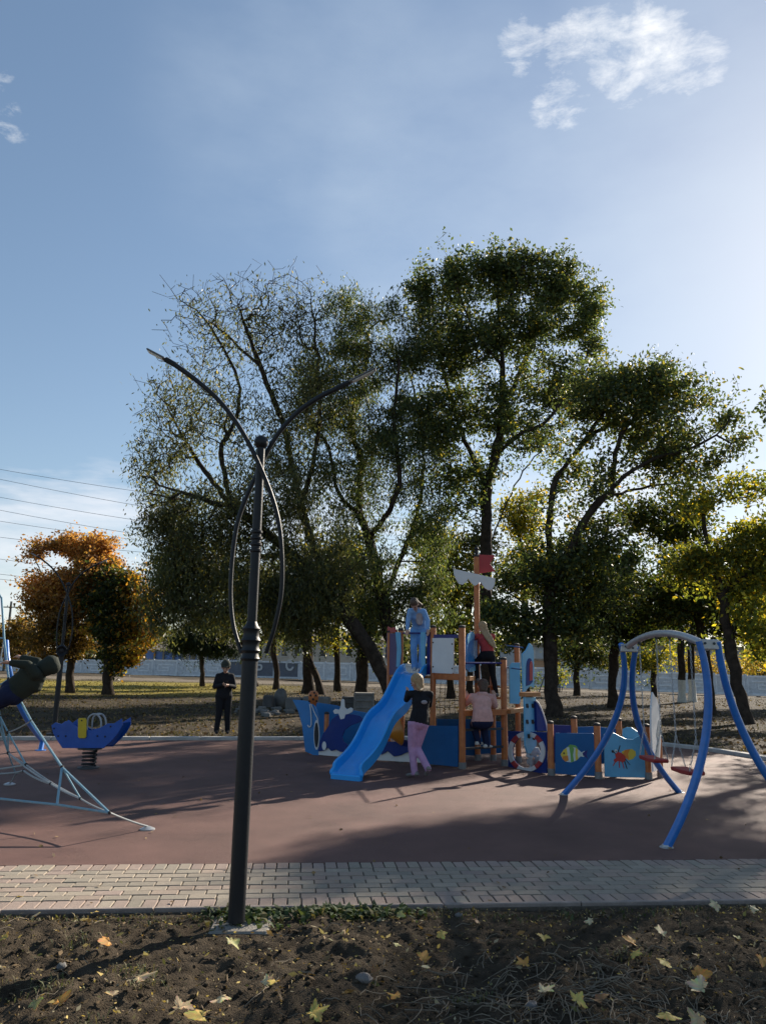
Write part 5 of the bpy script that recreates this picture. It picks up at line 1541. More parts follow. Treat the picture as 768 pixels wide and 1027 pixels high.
# decks and beams
zd2 = zof(PB, 506, 714)
mb = MB(); dk = [PA, PE, PF, PF2, PE2 + V((.2, .3, 0)), PM]
mb.slab([V((p.x, p.y, zDeck - .02)) for p in dk], V((0, 0, .04))); mb.build('upper_deck', M_woodl, ship)
mb = MB(); dk = [PA + V((.03, .1, 0)), PM, PD, PB + V((-.03, .05, 0))]
mb.slab([V((p.x, p.y, zd2 - .01)) for p in dk], V((0, 0, .035))); mb.build('lower_deck', M_woodl, ship)
def at(p, z): return V((p.x, p.y, z))
beam(at(PE, zDeck), at(PA, zDeck), .05, .11, M_wood); beam(at(PA, zDeck - .03), at(PM, zDeck - .03), .05, .08, M_woodl)
nB = V((.3, -.9, 0)) * .06
beam(at(PA, zd2) + nB, at(PB, zd2) + nB, .04, .10, M_wood); 
# rungs and steps on the climbing face
for z in (.32, .62): beam(at(PA, z), at(PB, z), .05, .04, M_dkm, 'rung')
st1, st2 = P(482, 693, PB.y + .35), P(503, 697, PB.y + .35)
beam(V((st1.x, st1.y, zd2 + .22)), V((st2.x, st2.y, zd2 + .22)), .26, .035, M_wood, 'step')
st1, st2 = P(481, 681, PB.y + .62), P(500, 682, PB.y + .62)
beam(V((st1.x, st1.y, zd2 + .42)), V((st2.x, st2.y, zd2 + .42)), .24, .035, M_wood, 'step')
mb = MB(); zr = zof(PA, 466, 665); mb.tube([at(PA, zr), at(PB, zof(PB, 503, 665))], .017, 10); mb.build('hand_rail', M_nav2, ship)
# bright narrow beam from B to the right, and its support
q1, q2 = P(509, 713.5, PB.y - .02), P(525.5, 711, PB.y + .35)
beam(q1, q2, .13, .075, M_woodl)
q1, q2 = P(523, 696.5, 13.25), P(539, 696, 13.4)
beam(q1, q2, .16, .07, M_woodl, 'step')
# slide-entry panels
A, B = PF, PE
panel('side_board', [(388.5, 635), (399.5, 635.5), (399.5, 676), (390, 677), (388, 660)], PF2, PF, M_nav2, off=0)
panel('side_board', [(428.3, 634), (433.5, 634), (433, 676.5), (428, 676.5)], PF, PE, M_nav2, off=0)
panel('entry_slat', [(399, 634), (404, 634.5), (404.5, 655), (403, 669), (399.8, 669), (400.5, 650)], PF, PE, M_sky, off=.08)
panel('entry_slat', [(424, 634.5), (428.8, 634), (428.6, 676), (425.6, 676), (424.3, 660)], PF, PE, M_sky, off=.08)
panel('scallop', [(389, 628.5), (392, 630), (395, 629), (397, 632), (397, 634.5), (389, 634.5)], PF2, PF, M_flag)
beam(at(PF, zof(PF, 401, 635)), at(PE, zof(PE, 433, 635)), .03, .03, M_nav2, 'grip_bar')
wpn = panel('white_panel', [(435.5, 640), (456.8, 640), (456.6, 674.5), (455, 675.8), (435, 675)], PE, PA, M_wh, off=.05)
panel('top_board', [(434.5, 636.5), (460, 636.5), (460, 640), (434.5, 640)], PE, PA, M_nav2, off=.02)
nn = V(((PA - PE).y, -(PA - PE).x, 0)).normalized()
if nn.y > 0: nn = -nn
for x, y in ((436.5, 644.5), (455.5, 646), (436.5, 668.8), (455.5, 670.5)):
    mb = MB(); mb.lathe(PP(x, y, PE, PA) + nn * .062, [(.013, 0), (.013, .008), (.005, .012)], 10, axis=nn); mb.build('bolt', M_black, wpn)
# wave panel between A and the mast
panel('wave_panel', [(467, 644), (469, 636), (472, 634), (474.5, 636.5), (476, 641.5), (480.5, 640.5), (481, 668), (476, 672.5), (470, 674), (466.5, 671)], PA, PM, M_mid, off=0, th=.03)
panel('light_wave', [(467.2, 640), (469, 635.3), (472, 633.5), (474.8, 636), (474, 640), (470, 643), (467.5, 646)], PA, PM, M_sky, off=.022, th=.01)
panel('light_wave', [(468.5, 673.5), (470, 670), (475, 667.5), (480.5, 661), (481, 667), (477, 671.8), (471, 674.2)], PA, PM, M_sky, off=.022, th=.01)
# right castle part
panel('light_panel', [(509.5, 668), (512, 664.5), (520, 664.5), (520.5, 704), (519, 706), (510, 705.5)], PB, V((PB.x + .9, PB.y + .55, 0)), M_sky, off=.02)
CA, CB = P(522, 700, 13.15), P(538, 700, 13.5); CA.z = CB.z = 0
cast = [(523, 656), (527, 652), (530.5, 645), (533.5, 648), (534.5, 654), (535, 690), (531, 688), (528, 691), (526, 694), (524, 694)]
co_ = panel('castle_panel', cast, CA, CB, M_sky)
panel('window_opening', [(526.5, 688)] + arc(530, 668, 3.2, 8, 180, 360, 10) + [(533, 684), (530, 687)], CA, CB, M_navy, off=.016, th=.01, par=co_)
panel('window_inner', [(529.5, 683)] + arc(531, 669, 1.6, 6, 180, 360, 8) + [(532.6, 682)], CA, CB, M_flag, off=.024, th=.008, par=co_)
cl = panel('climbing_panel', [(525, 699), (536.5, 699.5), (537, 728), (537, 748), (534, 751), (531, 756), (528, 755), (526, 748)], CA, CB, M_sky, off=.0, th=.03)
for i, (x, y) in enumerate(((527.5, 708), (533, 708), (527.5, 724), (533, 724), (529, 738.5), (534, 740))):
    panel('grip_hole', [(x - 1.2, y - 2.2), (x + .6, y - 2.4), (x + 1.5, y + 1), (x + .8, y + 2.2), (x - 1, y + 1.5)], CA, CB, M_black, off=.02, th=.008, par=cl, bevel=0)
sl2 = panel('navy_ramp', [(536, 703), (539, 707), (543, 716), (546.5, 726), (547.5, 733), (537, 733)], CA, P(548, 700, 13.6), M_navy, off=0, th=.06)
mb = MB(); nCC = V((.3, -.95, 0)); mb.tube(spline([PP(x, y, CA, P(548, 700, 13.6)) + nCC * .04 for x, y in ((535.5, 702), (539, 706), (543, 715), (546, 725), (547.5, 733))], 4), .014, 6); mb.build('ramp_edge', M_wh, ship)
for yy_ in (648, 670):
    mb = MB(); mb.tube([P(508, yy_ - .5, PC.y - .1), P(524, yy_ + 1.5, 13.3)], .012, 8); mb.build('thin_rail', M_hull, ship)
# lifebuoy panel
SA, SB = PB, PG
sq = [(509.8, 733.5), (548, 734.5), (548.2, 776), (509.8, 773.5)]
u = (SB - SA).normalized(); nL = V((u.y, -u.x, 0)); nL = -nL if nL.y > 0 else nL
outer = sq; hole = arc(529, 754, 14.8, 16.2, 0, 360, 32)[:-1]
def ring_panel(name, outer, inner, A, B, m, off, th, par=ship):
    """outer and inner loops with the same count, bridged, given thickness"""
    mb = MB(); n = len(outer)
    w1 = [PP(x, y, A, B) + nL * (off + th / 2) for x, y in outer] + [PP(x, y, A, B) + nL * (off + th / 2) for x, y in inner]
    w2 = [p - nL * th for p in w1]
    fs = []
    for i in range(n):
        j = (i + 1) % n
        fs += [(i, j, n + j, n + i), (2 * n + i, 3 * n + i, 3 * n + j, 2 * n + j), (i, 2 * n + i, 2 * n + j, j), (n + i, n + j, 3 * n + j, 3 * n + i)]
    mb.add(w1 + w2, fs); return mb.build(name, m, par)
def sqpt(a):
    c_, s_ = math.cos(a), math.sin(a); k = 1 / max(abs(c_), abs(s_)); return (529 + 19.2 * c_ * k, 754.3 + 20.6 * s_ * k + .03 * (c_ * k) * 20)
an_ = [2 * math.pi * i / 48 for i in range(48)]
lp_ = ring_panel('lifebuoy_panel', [sqpt(a) for a in an_], [(529 + 15 * math.cos(a), 754 + 16.4 * math.sin(a)) for a in an_], SA, SB, M_navy, 0, .025)
def arcseg(a0, a1, m, name):
    n = 10; o_ = [(529 + 18.6 * math.cos(rad(a0 + (a1 - a0) * i / n)), 754 + 20.2 * math.sin(rad(a0 + (a1 - a0) * i / n))) for i in range(n + 1)]
    i_ = [(529 + 14.6 * math.cos(rad(a0 + (a1 - a0) * i / n)), 754 + 16 * math.sin(rad(a0 + (a1 - a0) * i / n))) for i in range(n + 1)]
    panel(name, o_ + i_[::-1], SA, SB, m, off=.022, th=.018, par=lp_, bevel=0)
for k in range(4):
    arcseg(45 + 90 * k + 13, 45 + 90 * (k + 1) - 13, M_wh, 'white_band'); arcseg(45 + 90 * k - 12, 45 + 90 * k + 12, M_flag, 'red_band')
# panels of the low maze at the right
post(PG, zof(PG, 552, 725), .05); post(PH, zof(PH, 600, 727), .05); post(PI_, zof(PI_, 650, 728), .05)
fishp = panel('fish_panel', [(556.5, 735), (594, 735.5), (597.5, 738), (597.3, 778.5), (556.5, 776)], PG, PH, M_hull, off=0)
antp = panel('ant_panel', [(605, 737), (608, 734.5), (614, 734.5), (620, 737.5), (627, 741), (634, 741.5), (640, 738), (646.5, 741), (646.8, 780), (606, 779)], PH, PI_, M_sky, off=0)
def deco(pts, A, B, m, par, lay=1): return panel('painted_shape', pts, A, B, m, off=.0135 + .002 * lay, th=.003, par=par, bevel=0)
M_or2 = mat('paint_orange', (.62, .22, .03), rough=.5, var=.1); M_yl2 = mat('paint_yellow', (.65, .50, .06), rough=.5, var=.1); M_gr2 = mat('paint_green', (.14, .34, .08), rough=.5, var=.1); M_lt = mat('paint_pale', (.55, .62, .58), rough=.5, var=.1); M_rd2 = mat('paint_red', (.45, .04, .03), rough=.5, var=.1); M_bk2 = mat('paint_black', (.02, .02, .02), rough=.5, var=.1); M_nv3 = mat('paint_navy', (.02, .02, .14), rough=.5, var=.1)
# striped tropical fish facing left
deco([(562, 756.5), (565, 752), (569, 749), (574, 748), (579, 751), (583, 754.5), (586, 753), (585.5, 759), (582, 758.5), (578, 762.5), (573, 764.5), (568, 764), (564, 761)], PG, PH, M_lt, fishp, 0)
deco([(562, 756.5), (565, 752), (568, 750), (569, 756), (567.5, 762), (564, 760.5)], PG, PH, M_yl2, fishp, 1)
deco([(564, 758.5), (569.5, 757.5), (570, 762.5), (567, 763.8), (564, 761)], PG, PH, M_or2, fishp, 2)
deco([(570.5, 748.3), (574, 748), (575.5, 751), (574.5, 757), (575.5, 763.5), (572.5, 764.5), (572, 757)], PG, PH, M_gr2, fishp, 1)
deco([(577, 750), (579.5, 751.5), (579, 757), (579.8, 761), (577.2, 762.8), (576.8, 756)], PG, PH, M_yl2, fishp, 1)
deco([(569, 749), (571.5, 746.5), (577, 747.5), (580, 750.5), (574, 749)], PG, PH, M_gr2, fishp, 2)
deco([(584, 755), (589, 752), (588, 757), (589.5, 761), (584.5, 757.5)], PG, PH, M_nv3, fishp, 1)
deco(arc(565.5, 755.3, .9, .9, 0, 360, 8)[:-1], PG, PH, M_bk2, fishp, 3)
# red crab-like bug with a yellow shell
deco([(622.5, 754), (626, 752), (633, 751), (636.5, 753.5), (637, 757.5), (634, 761), (629.5, 762.5), (626, 759)], PH, PI_, M_yl2, antp, 0)
deco([(626, 752), (631, 751.2), (629, 756), (630, 762), (627, 760.5), (624, 756)], PH, PI_, M_or2, antp, 1)
deco([(616, 756.5), (619, 754), (622.5, 755), (626, 758), (627, 762), (624, 764.5), (619, 763), (616, 765), (614.5, 762), (617, 760)], PH, PI_, M_rd2, antp, 2)
for x0, y0, x1, y1 in ((617, 762, 614, 768), (620, 763, 620.5, 770), (623, 763, 625, 770.5), (626, 761, 631, 767), (619, 754, 621, 747.5), (616.5, 756, 613, 752), (625.5, 763, 628, 771)):
    deco([(x0 - .5, y0), (x0 + .5, y0), (x1 + .4, y1), (x1 - .4, y1)], PH, PI_, M_rd2 if y1 > 764 and x1 < 627 else M_bk2, antp, 3)
deco(arc(616.8, 753, 1.4, 1.6, 0, 360, 10)[:-1], PH, PI_, M_lt, antp, 4); deco(arc(613.6, 753.5, 1.2, 1.4, 0, 360, 10)[:-1], PH, PI_, M_bk2, antp, 4); deco(arc(616.8, 753.3, .6, .7, 0, 360, 8)[:-1], PH, PI_, M_bk2, antp, 5)
# rear row
R1, R2 = V((P(575.5, 740, 13.1).x, 13.1, 0)), V((P(620.4, 740, 13.0).x, 13.0, 0))
post(R1, zof(R1, 575.5, 720), .05); post(R2, zof(R2, 620.4, 722), .05)
panel('rear_panel', [(555, 727), (572.5, 727.5), (572.5, 765), (555, 765)], V((R1.x - .5, 13.15, 0)), R1, M_nav2)
panel('rear_panel', [(579, 729), (598, 728.5), (617, 731), (617, 766), (579, 766)], R1, R2, M_hull)
panel('rear_wave_panel', [(623.5, 738), (624, 731), (628, 729.3), (633, 729.5), (638, 733), (643, 736.5), (647, 736), (647, 766), (623.5, 766)], R2, V((R2.x + .6, 12.7, 0)), M_sky)
# pointed white shark panel
FA, FB = P(651, 760, 12.05), P(664, 760, 12.75); FA.z = FB.z = 0
shp = panel('pointed_white_panel', [(653.5, 694), (655, 697), (658, 702), (660.5, 712), (661.8, 724), (661.5, 745), (660, 772), (654, 774), (653, 750), (652, 730), (652, 712), (652.6, 700)], FA, FB, M_wh)
deco([(659, 722), (660.5, 726), (660, 745), (658.5, 765), (656, 768), (656.5, 752), (658, 742), (657, 736)], FA, FB, mat('paint_grey', (.22, .25, .27), rough=.5, var=.2), shp, 1)
post(V((FB.x - .02, FB.y + .07, 0)), .62, .045)

# hull: front wall with blue panel, whale panel and bow
panel('hull_panel', [(424, 727.5), (460.2, 728), (460.2, 769), (424, 765.5)], PK, PA, M_hull, off=.03)
wb = panel('white_base', [(320, 748), (326, 744.5), (330, 748), (333.5, 751.5), (338, 750), (343, 752.5), (360, 752), (380, 752.5), (384, 755), (390, 752), (396, 757), (402, 756), (410, 752.5), (416, 756), (424, 752), (424, 765), (380, 762.5), (319.5, 757)], PK, PA, M_wh, off=0)
whale = [(320.5, 753.5), (322, 744), (325.5, 735.5), (330, 729.5), (334, 721.5), (339, 717.5), (346, 716), (355, 716.3), (362, 718), (366, 722), (360, 725), (353, 727.5), (347, 732), (344.5, 739), (346, 744), (352, 748.5), (361, 747), (372, 742), (384, 742.5), (395, 744), (406, 741.5), (417, 744), (424, 742), (424, 753), (416, 757), (410, 754), (402, 757.5), (396, 758.5), (390, 753), (384, 756.5), (372, 754), (360, 753.2), (343, 754), (338, 751.5), (333.5, 753), (330, 749.5), (326, 752.5)]
wh_ = panel('whale', whale, PK, PA, M_navy, off=.035, th=.025)
panel('water_spout', [(343, 721.5), (341, 715.5), (337, 716), (335.5, 713), (337.5, 711), (341.5, 711.8), (343, 709), (343.6, 702), (345, 700.8), (346.6, 702), (347, 709), (349, 711.5), (353, 709.5), (355.5, 711), (354.5, 714), (350.5, 716), (348, 716.5), (346.8, 720.5)], PK, PA, M_wh, off=.04, th=.02)
panel('whale_eye', [(x, y) for x, y in arc(326.8, 747.8, 2.1, 4.4, 0, 360, 14)[:-1]], PK, PA, M_wh, off=.052, th=.006, par=wh_, bevel=0)
for px, yt in ((326.5, 716), (403, 712)): 
    q = PP(px, 745, PK, PA); post(V((q.x, q.y + .1, 0)), P(px, yt, q.y).z, .045)
bowA = PK; bowB = V((PK.x - .55, PK.y + .32, 0))
bow = panel('bow_panel', [(293.8, 701.8), (300, 702), (312, 703.5), (317, 710), (319.5, 718), (320, 730), (320, 757.5), (316, 758), (306.5, 753.5), (303.5, 728), (299, 712)], bowA, bowB, M_mid, off=0, th=.03)
panel('porthole_rim', [(x, y) for x, y in arc(318.2, 737, 2.9, 15, 0, 360, 20)[:-1]], bowA, bowB, M_wh, off=.02, th=.008, par=bow, bevel=0)
panel('porthole', [(x, y) for x, y in arc(318.2, 737, 2.1, 12.5, 0, 360, 20)[:-1]], bowA, bowB, M_black, off=.028, th=.008, par=bow, bevel=0)
nb = V((-.4, -.9, 0)).normalized()
mb = MB(); mb.tube(spline([PP(x, y, bowA, bowB) + nb * .035 for x, y in ((311.5, 706), (312.5, 712), (313, 720), (313, 727), (311, 729), (309.5, 727))], 4), .011, 6)
mb.tube(spline([PP(x, y, bowA, bowB) + nb * .035 for x, y in ((313, 706), (316, 714), (319, 720), (320, 726))], 4), .009, 6); mb.build('painted_anchor_rope', M_wh, bow)
panel('far_hull_panel', [(314, 704), (325, 705.5), (338, 707.5), (352, 712), (372, 715.5), (384, 716), (384, 748), (320, 748)], V((PK.x + .1, PK.y + .75, 0)), V((PA.x - .4, PA.y + 1.9, 0)), M_mid, off=0)
panel('inner_hull_panel', [(438, 721), (476, 721.5), (480, 723), (480, 758), (438, 756)], V((PE.x, PE.y + .75, 0)), V((PM.x, PM.y + .1, 0)), M_hull, off=0)
panel('inner_hull_panel', [(466.5, 722), (505, 724), (505, 755), (466.5, 757)], V((PM.x - .3, PM.y + .5, 0)), V((PD.x + .1, PD.y + .5, 0)), M_hull, off=0)
# carved wooden figurehead on the bow
fh = PP(314, 705, bowA, bowB)
mb = MB(); mb.lathe((fh.x, fh.y + .05, 0), [(.045, 0), (.045, fh.z - .08), (.06, fh.z - .02), (.085, fh.z + .03), (.10, fh.z + .10), (.095, fh.z + .17), (.07, fh.z + .21), (.03, fh.z + .225)], 14); f_ = mb.build('figurehead', M_wood, ship)
mb = MB()
for dx, dz, r in ((-.05, .14, .022), (.05, .14, .022), (0, .07, .026), (-.07, .03, .02), (.07, .04, .02), (.02, .19, .02)): mb.ball((fh.x + dx, fh.y - .035, fh.z + dz), r, 8)
mb.build('carved_marks', M_black, f_)
# orange drum wedge and its board next to the slide
q = PP(402.5, 735, PK, PA)
beam(V((q.x, q.y - .06, P(402, 713, q.y).z)), V((q.x, q.y - .06, P(402, 753, q.y).z)), .09, .05, M_wood, 'board')
mb = MB(); a = P(401, 733, q.y - .1); 
mb.lathe(a, [(.24, 0), (.245, .02), (.15, .12), (.06, .22), (.03, .235)], 20, axis=V((-.96, -.22, -.14)).normalized()); mb.build('orange_cone', M_orn, ship)
# hanging rope net under the deck
mb = MB()
for x in (442, 447, 452, 457): mb.tube(bez(P(x, 684, PE.y + .6), P(x - 2, 700, PE.y + .6), P(x - 1, 716, PE.y + .6), 5), .005, 5)
for y in (690, 699, 707): mb.tube(bez(P(438, y, PE.y + .6), P(449, y + 2, PE.y + .6), P(460, y - 1, PE.y + .6), 5), .005, 5)
mb.build('rope_mesh', M_black, ship)

# slide
sl = [(0, 413, 670.5, 12.95), (1, 410, 673, 12.75)]
ctr = [P(417.0, 675.0, PF.y - .12), P(413.0, 679.0, PF.y - .34), P(404.0, 695.0, PF.y - .62), P(395.0, 711.0, PF.y - .92), P(385.5, 724.0, PF.y - 1.18), P(377.0, 739.0, PF.y - 1.48), P(368.0, 752.0, PF.y - 1.72), P(357.5, 767.0, PF.y - 1.98), P(351.5, 775.0, PF.y - 2.12), P(347.5, 781.0, PF.y - 2.28)]
ctr = spline(ctr, 5)
lastz = ctr[-1].z
hdir = V((ctr[-1].x - ctr[0].x, ctr[-1].y - ctr[0].y, 0)).normalized(); sdir = V((-hdir.y, hdir.x, 0))
mbS = MB(); n = len(ctr)
hw = .215
prof = [(-hw - .03, .10), (-hw - .035, .125), (-hw - .01, .135), (-hw + .012, .125), (-hw + .03, .03), (-hw + .07, .004), (0, -.004), (hw - .07, .004), (hw - .03, .03), (hw - .012, .125), (hw + .01, .135), (hw + .035, .125), (hw + .03, .10), (hw + .012, -.02), (hw - .06, -.05), (0, -.055), (-hw + .06, -.05), (-hw - .012, -.02)]
vs = []; k = len(prof)
for i, c_ in enumerate(ctr):
    t = (ctr[min(i + 1, n - 1)] - ctr[max(i - 1, 0)]).normalized(); up = sdir.cross(t).normalized()
    if up.z < 0: up = -up
    s = i / (n - 1); rise = 1.0 if s < .93 else 1 - (s - .93) / .07 * .55
    wave = .045 * math.sin(s * 2 * math.pi * 2.4 + .6) * math.sin(math.pi * min(1, s * 1.02))
    for (u_, w_) in prof:
        w_ = w_ * 1.25 + wave
        vs.append(c_ + sdir * u_ * (1.0 + (.12 if s > .96 else 0)) + up * (w_ * rise if w_ > .05 else w_))
fs = []
for i in range(n - 1):
    for j in range(k):
        j2 = (j + 1) % k; fs.append((i * k + j, i * k + j2, (i + 1) * k + j2, (i + 1) * k + j))
fs += [tuple(range(k))[::-1], tuple((n - 1) * k + j for j in range(k))]
mbS.add(vs, fs, smooth=True)
slide = mbS.build('slide', M_slide, ship)
e = ctr[-1]
mb = MB(); mb.box(e + V((hdir.x * .02, hdir.y * .02, -.01)), (.07, .50, .15), rz=math.atan2(hdir.y, hdir.x), ch=.02); mb.build('slide_lip', M_slide, slide)
mb = MB()
for s in (-.15, .15):
    p = ctr[-4] + sdir * s; mb.tube([p + V((0, 0, -.04)), V((p.x, p.y, 0))], .02, 8)
mb.build('slide_feet', M_galv, slide)
# ---------------- people ----------------
M_skin = mat('skin', (.46, .27, .19), rough=.55, var=.06, scale=20)
def cloth(name, c_, **k): return mat(name, c_, rough=k.get('rough', .85), spec=.2, var=k.get('var', .14), scale=k.get('scale', 14), bump=.25, bscale=k.get('bs', 45))
def prim_mesh(mb, p0, p1, r0, r1, wide=1.0, side=None, thick=1.0):
    p0, p1 = V(p0), V(p1); ax = (p1 - p0); L_ = ax.length
    ax = ax / L_ if L_ > 1e-6 else V((0, 0, 1))
    s = V(side) if side is not None else ax.orthogonal()
    s = (s - ax * s.dot(ax)).normalized(); t = ax.cross(s).normalized()
    N_ = 14; rings = []
    for k in range(5): a = -math.pi / 2 + k * math.pi / 8; rings.append((p0 + ax * math.sin(a) * r0, math.cos(a) * r0))
    for k in range(1, 4): q = k / 4; rings.append((p0.lerp(p1, q), r0 + (r1 - r0) * q))
    for k in range(4, -1, -1): a = math.pi / 2 - k * math.pi / 8; rings.append((p1 + ax * math.sin(a) * r1, math.cos(a) * r1))
    vs = []; fs = []
    for c_, r in rings:
        r = max(r, 1e-4)
        for j in range(N_):
            an = 2 * math.pi * j / N_; vs.append(c_ + s * math.cos(an) * r * wide + t * math.sin(an) * r * thick)
    for i in range(len(rings) - 1):
        for j in range(N_):
            j2 = (j + 1) % N_; fs.append((i * N_ + j, i * N_ + j2, (i + 1) * N_ + j2, (i + 1) * N_ + j))
    fs += [tuple(range(N_))[::-1], tuple((len(rings) - 1) * N_ + j for j in range(N_))]
    mb.add(vs, fs)
def fuse(name, prims, mats, parent, voxel, smooth=2, hem=None):
    """prims: (p0,p1,r0,r1,mat index,wide,side,thick,bias) -> one remeshed surface with material per nearest limb"""
    mb = MB()
    for pr in prims: prim_mesh(mb, pr[0], pr[1], pr[2], pr[3], pr[5], pr[6], pr[7])
    o = mb.build(name, mats[0])
    md = o.modifiers.new('r', 'REMESH'); md.mode = 'VOXEL'; md.voxel_size = voxel
    ms = o.modifiers.new('s', 'SMOOTH'); ms.iterations = smooth; ms.factor = .5
    bpy.context.view_layer.update()
    me = bpy.data.meshes.new_from_object(o.evaluated_get(bpy.context.evaluated_depsgraph_get()))
    old = o.data; o.modifiers.clear(); o.data = me; bpy.data.meshes.remove(old)
    me.name = name
    me.materials.clear()
    for m in mats: me.materials.append(m)
    n = len(me.vertices); co = np.zeros(n * 3); me.vertices.foreach_get('co', co); co = co.reshape(-1, 3)
    pc = np.zeros(len(me.polygons) * 3); me.polygons.foreach_get('center', pc); pc = pc.reshape(-1, 3)
    best = np.full(len(pc), 1e9); mi = np.zeros(len(pc), int)
    for pr in prims:
        a = np.array(tuple(pr[0])); b = np.array(tuple(pr[1])); ab = b - a; L2 = max((ab ** 2).sum(), 1e-9)
        t = np.clip(((pc - a) @ ab) / L2, 0, 1); q = a + t[:, None] * ab
        d = np.linalg.norm(pc - q, axis=1); rr_ = (pr[2] + (pr[3] - pr[2]) * t) * (pr[5] * pr[7]) ** .5
        e = np.abs(d / rr_ - 1) * min(.06, pr[2]) + pr[8]
        k = e < best; best[k] = e[k]; mi[k] = pr[4]
    if hem:
        hp_, ha_, hr_ = np.array(tuple(hem[0])), np.array(tuple(hem[1])), hem[2]
        q = pc - hp_; al = q @ ha_; ra = np.linalg.norm(q - al[:, None] * ha_, axis=1)
        mi[(mi == 1) & (al < 0) & (al > -.3) & (ra < hr_)] = 2
        mi[(mi == 2) & (al > 0) & (al < .25) & (ra < hr_)] = 1
    me.polygons.foreach_set('material_index', mi.astype(np.int32))
    me.polygons.foreach_set('use_smooth', np.ones(len(me.polygons), dtype=bool))
    if parent is not None: link_child(o, parent)
    return o
def person(label, origin, facing, H, J, col_, extra=(), group=None, voxel=.011, bulk=1.0, hair=None, sleeves=True, shoes=None):
    """J: joints in units of H in the person's own frame: x to their left... (here +x = picture right when facing the viewer), y forward, z up"""
    t = thing('person', label, 'person', tuple(origin), group)
    c_, s_ = math.cos(facing), math.sin(facing)
    O = V(origin)
    def W_(p):
        x, y, z = p[0] * H, p[1] * H, p[2] * H
        return O + V((x * c_ - y * s_, x * s_ + y * c_, z))
    D_ = dict(pelvis=(0, 0, .53), waist=(0, 0, .62), chest=(0, .005, .73), neck=(0, 0, .83), head=(0, .01, .925),
              shL=(-.105, 0, .80), elL=(-.13, -.01, .63), wrL=(-.14, .04, .49), shR=(.105, 0, .80), elR=(.13, -.01, .63), wrR=(.14, .04, .49),
              hipL=(-.052, 0, .51), knL=(-.055, .01, .28), anL=(-.06, -.01, .05), hipR=(.052, 0, .51), knR=(.055, .01, .28), anR=(.06, -.01, .05),
              toeL=(0, .085, -.03), toeR=(0, .085, -.03), look=(0, 1, 0))
    D_.update(J)
    w = {k: W_(v) for k, v in D_.items() if not k.startswith('toe') and k != 'look'}
    def dr(v): return V((v[0] * c_ - v[1] * s_, v[0] * s_ + v[1] * c_, v[2]))
    look = dr(D_['look']).normalized()
    side = dr((1, 0, 0)); h = H * bulk
    SK, TOP, BOT, SH, X1 = 0, 1, 2, 3, 4
    mats = [M_skin, col_['top'], col_['bottom'], col_['shoes'], col_.get('inner', col_['top'])]
    pr = []
    def add(a, b, r0, r1, m, wide=1.0, sd=None, thick=1.0, bias=0.0): pr.append((a, b, r0, r1, m, wide, sd, thick, bias))
    # legs
    for s in 'LR':
        add(w['hip' + s], w['kn' + s], .054 * h, .036 * h, BOT); add(w['kn' + s], w['an' + s], .036 * h, .024 * h * col_.get('flare', 1.0), BOT)
        tv = dr(D_['toe' + s]) * H; hl = w['an' + s] - tv * .35 + V((0, 0, -.018 * H))
        add(hl, w['an' + s] + tv, .024 * H, .019 * H, SH, 1.15, side, .85)
    add(w['hipL'], w['hipR'], .056 * h, .056 * h, BOT, 1.0, None, 1.0)
    add(w['pelvis'], w['waist'], .058 * h, .055 * h, BOT if not col_.get('long') else TOP, 1.35, side, 1.0)
    add(w['waist'], w['chest'], .058 * h, .062 * h, TOP, 1.32, side, 1.0)
    add(w['chest'], w['neck'].lerp(w['chest'], .35), .064 * h, .045 * h, TOP, 1.45, side, .95)
    if col_.get('long'):
        add(w['pelvis'] + V((0, 0, -.005 * H)), w['waist'], .068 * h, .062 * h, TOP, 1.35, side, 1.08, -.012)
    for s in 'LR':
        add(w['neck'].lerp(w['sh' + s], .35) + V((0, 0, -.02 * H)), w['sh' + s], .032 * h, .034 * h, TOP)
        add(w['sh' + s], w['el' + s], .034 * h, .027 * h, TOP)
        add(w['el' + s], w['wr' + s], .027 * h, .020 * h, TOP if sleeves else SK)
        d = (w['wr' + s] - w['el' + s]).normalized(); o = d.cross(look)
        if o.length < .1: o = d.orthogonal()
        o.normalize(); pn = o.cross(d).normalized()
        hp = w['wr' + s]; hl = .095 * H
        add(hp, hp + d * hl * .5, .015 * H, .021 * H, SK, 1.25, o, .75)
        for q in range(4):
            b0 = hp + d * hl * .5 + o * (q - 1.5) * .0115 * H; ln = hl * (.42, .50, .47, .36)[q]
            m1 = b0 + d * ln * .55 + pn * ln * .12; m2 = m1 + d * ln * .35 + pn * ln * .35
            add(b0, m1, .0062 * H, .0056 * H, SK); add(m1, m2, .0056 * H, .0048 * H, SK)
        tb = hp + d * hl * .18 - o * .018 * H; add(tb, tb + d * hl * .28 - o * .022 * H + pn * .01 * H, .0075 * H, .006 * H, SK)
    # neck and head with a face
    hc = w['head']; nk = w['neck']
    add(nk + V((0, 0, -.02 * H)), hc, .028 * H, .026 * H, SK, 1, None, 1, .001)
    upv = (hc - nk).normalized(); rt = look.cross(upv).normalized(); fw = upv.cross(rt).normalized()
    if fw.dot(look) < 0: fw = -fw
    hr = .052 * (H * .6 + .6) / 1.2 if H < 1.5 else .062 * H
    hr = max(hr, .055 * H) * 1.12
    add(hc + upv * hr * .18 - fw * hr * .08, hc + upv * hr * .28 - fw * hr * .06, hr * .93, hr * .90, SK, .86, rt, 1.02, -.001)
    add(hc - upv * hr * .25 + fw * hr * .22, hc - upv * hr * .62 + fw * hr * .36, hr * .62, hr * .42, SK, .95, rt, 1.0)
    add(hc - upv * hr * .02 + fw * hr * .86, hc - upv * hr * .24 + fw * hr * 1.03, hr * .09, hr * .14, SK)
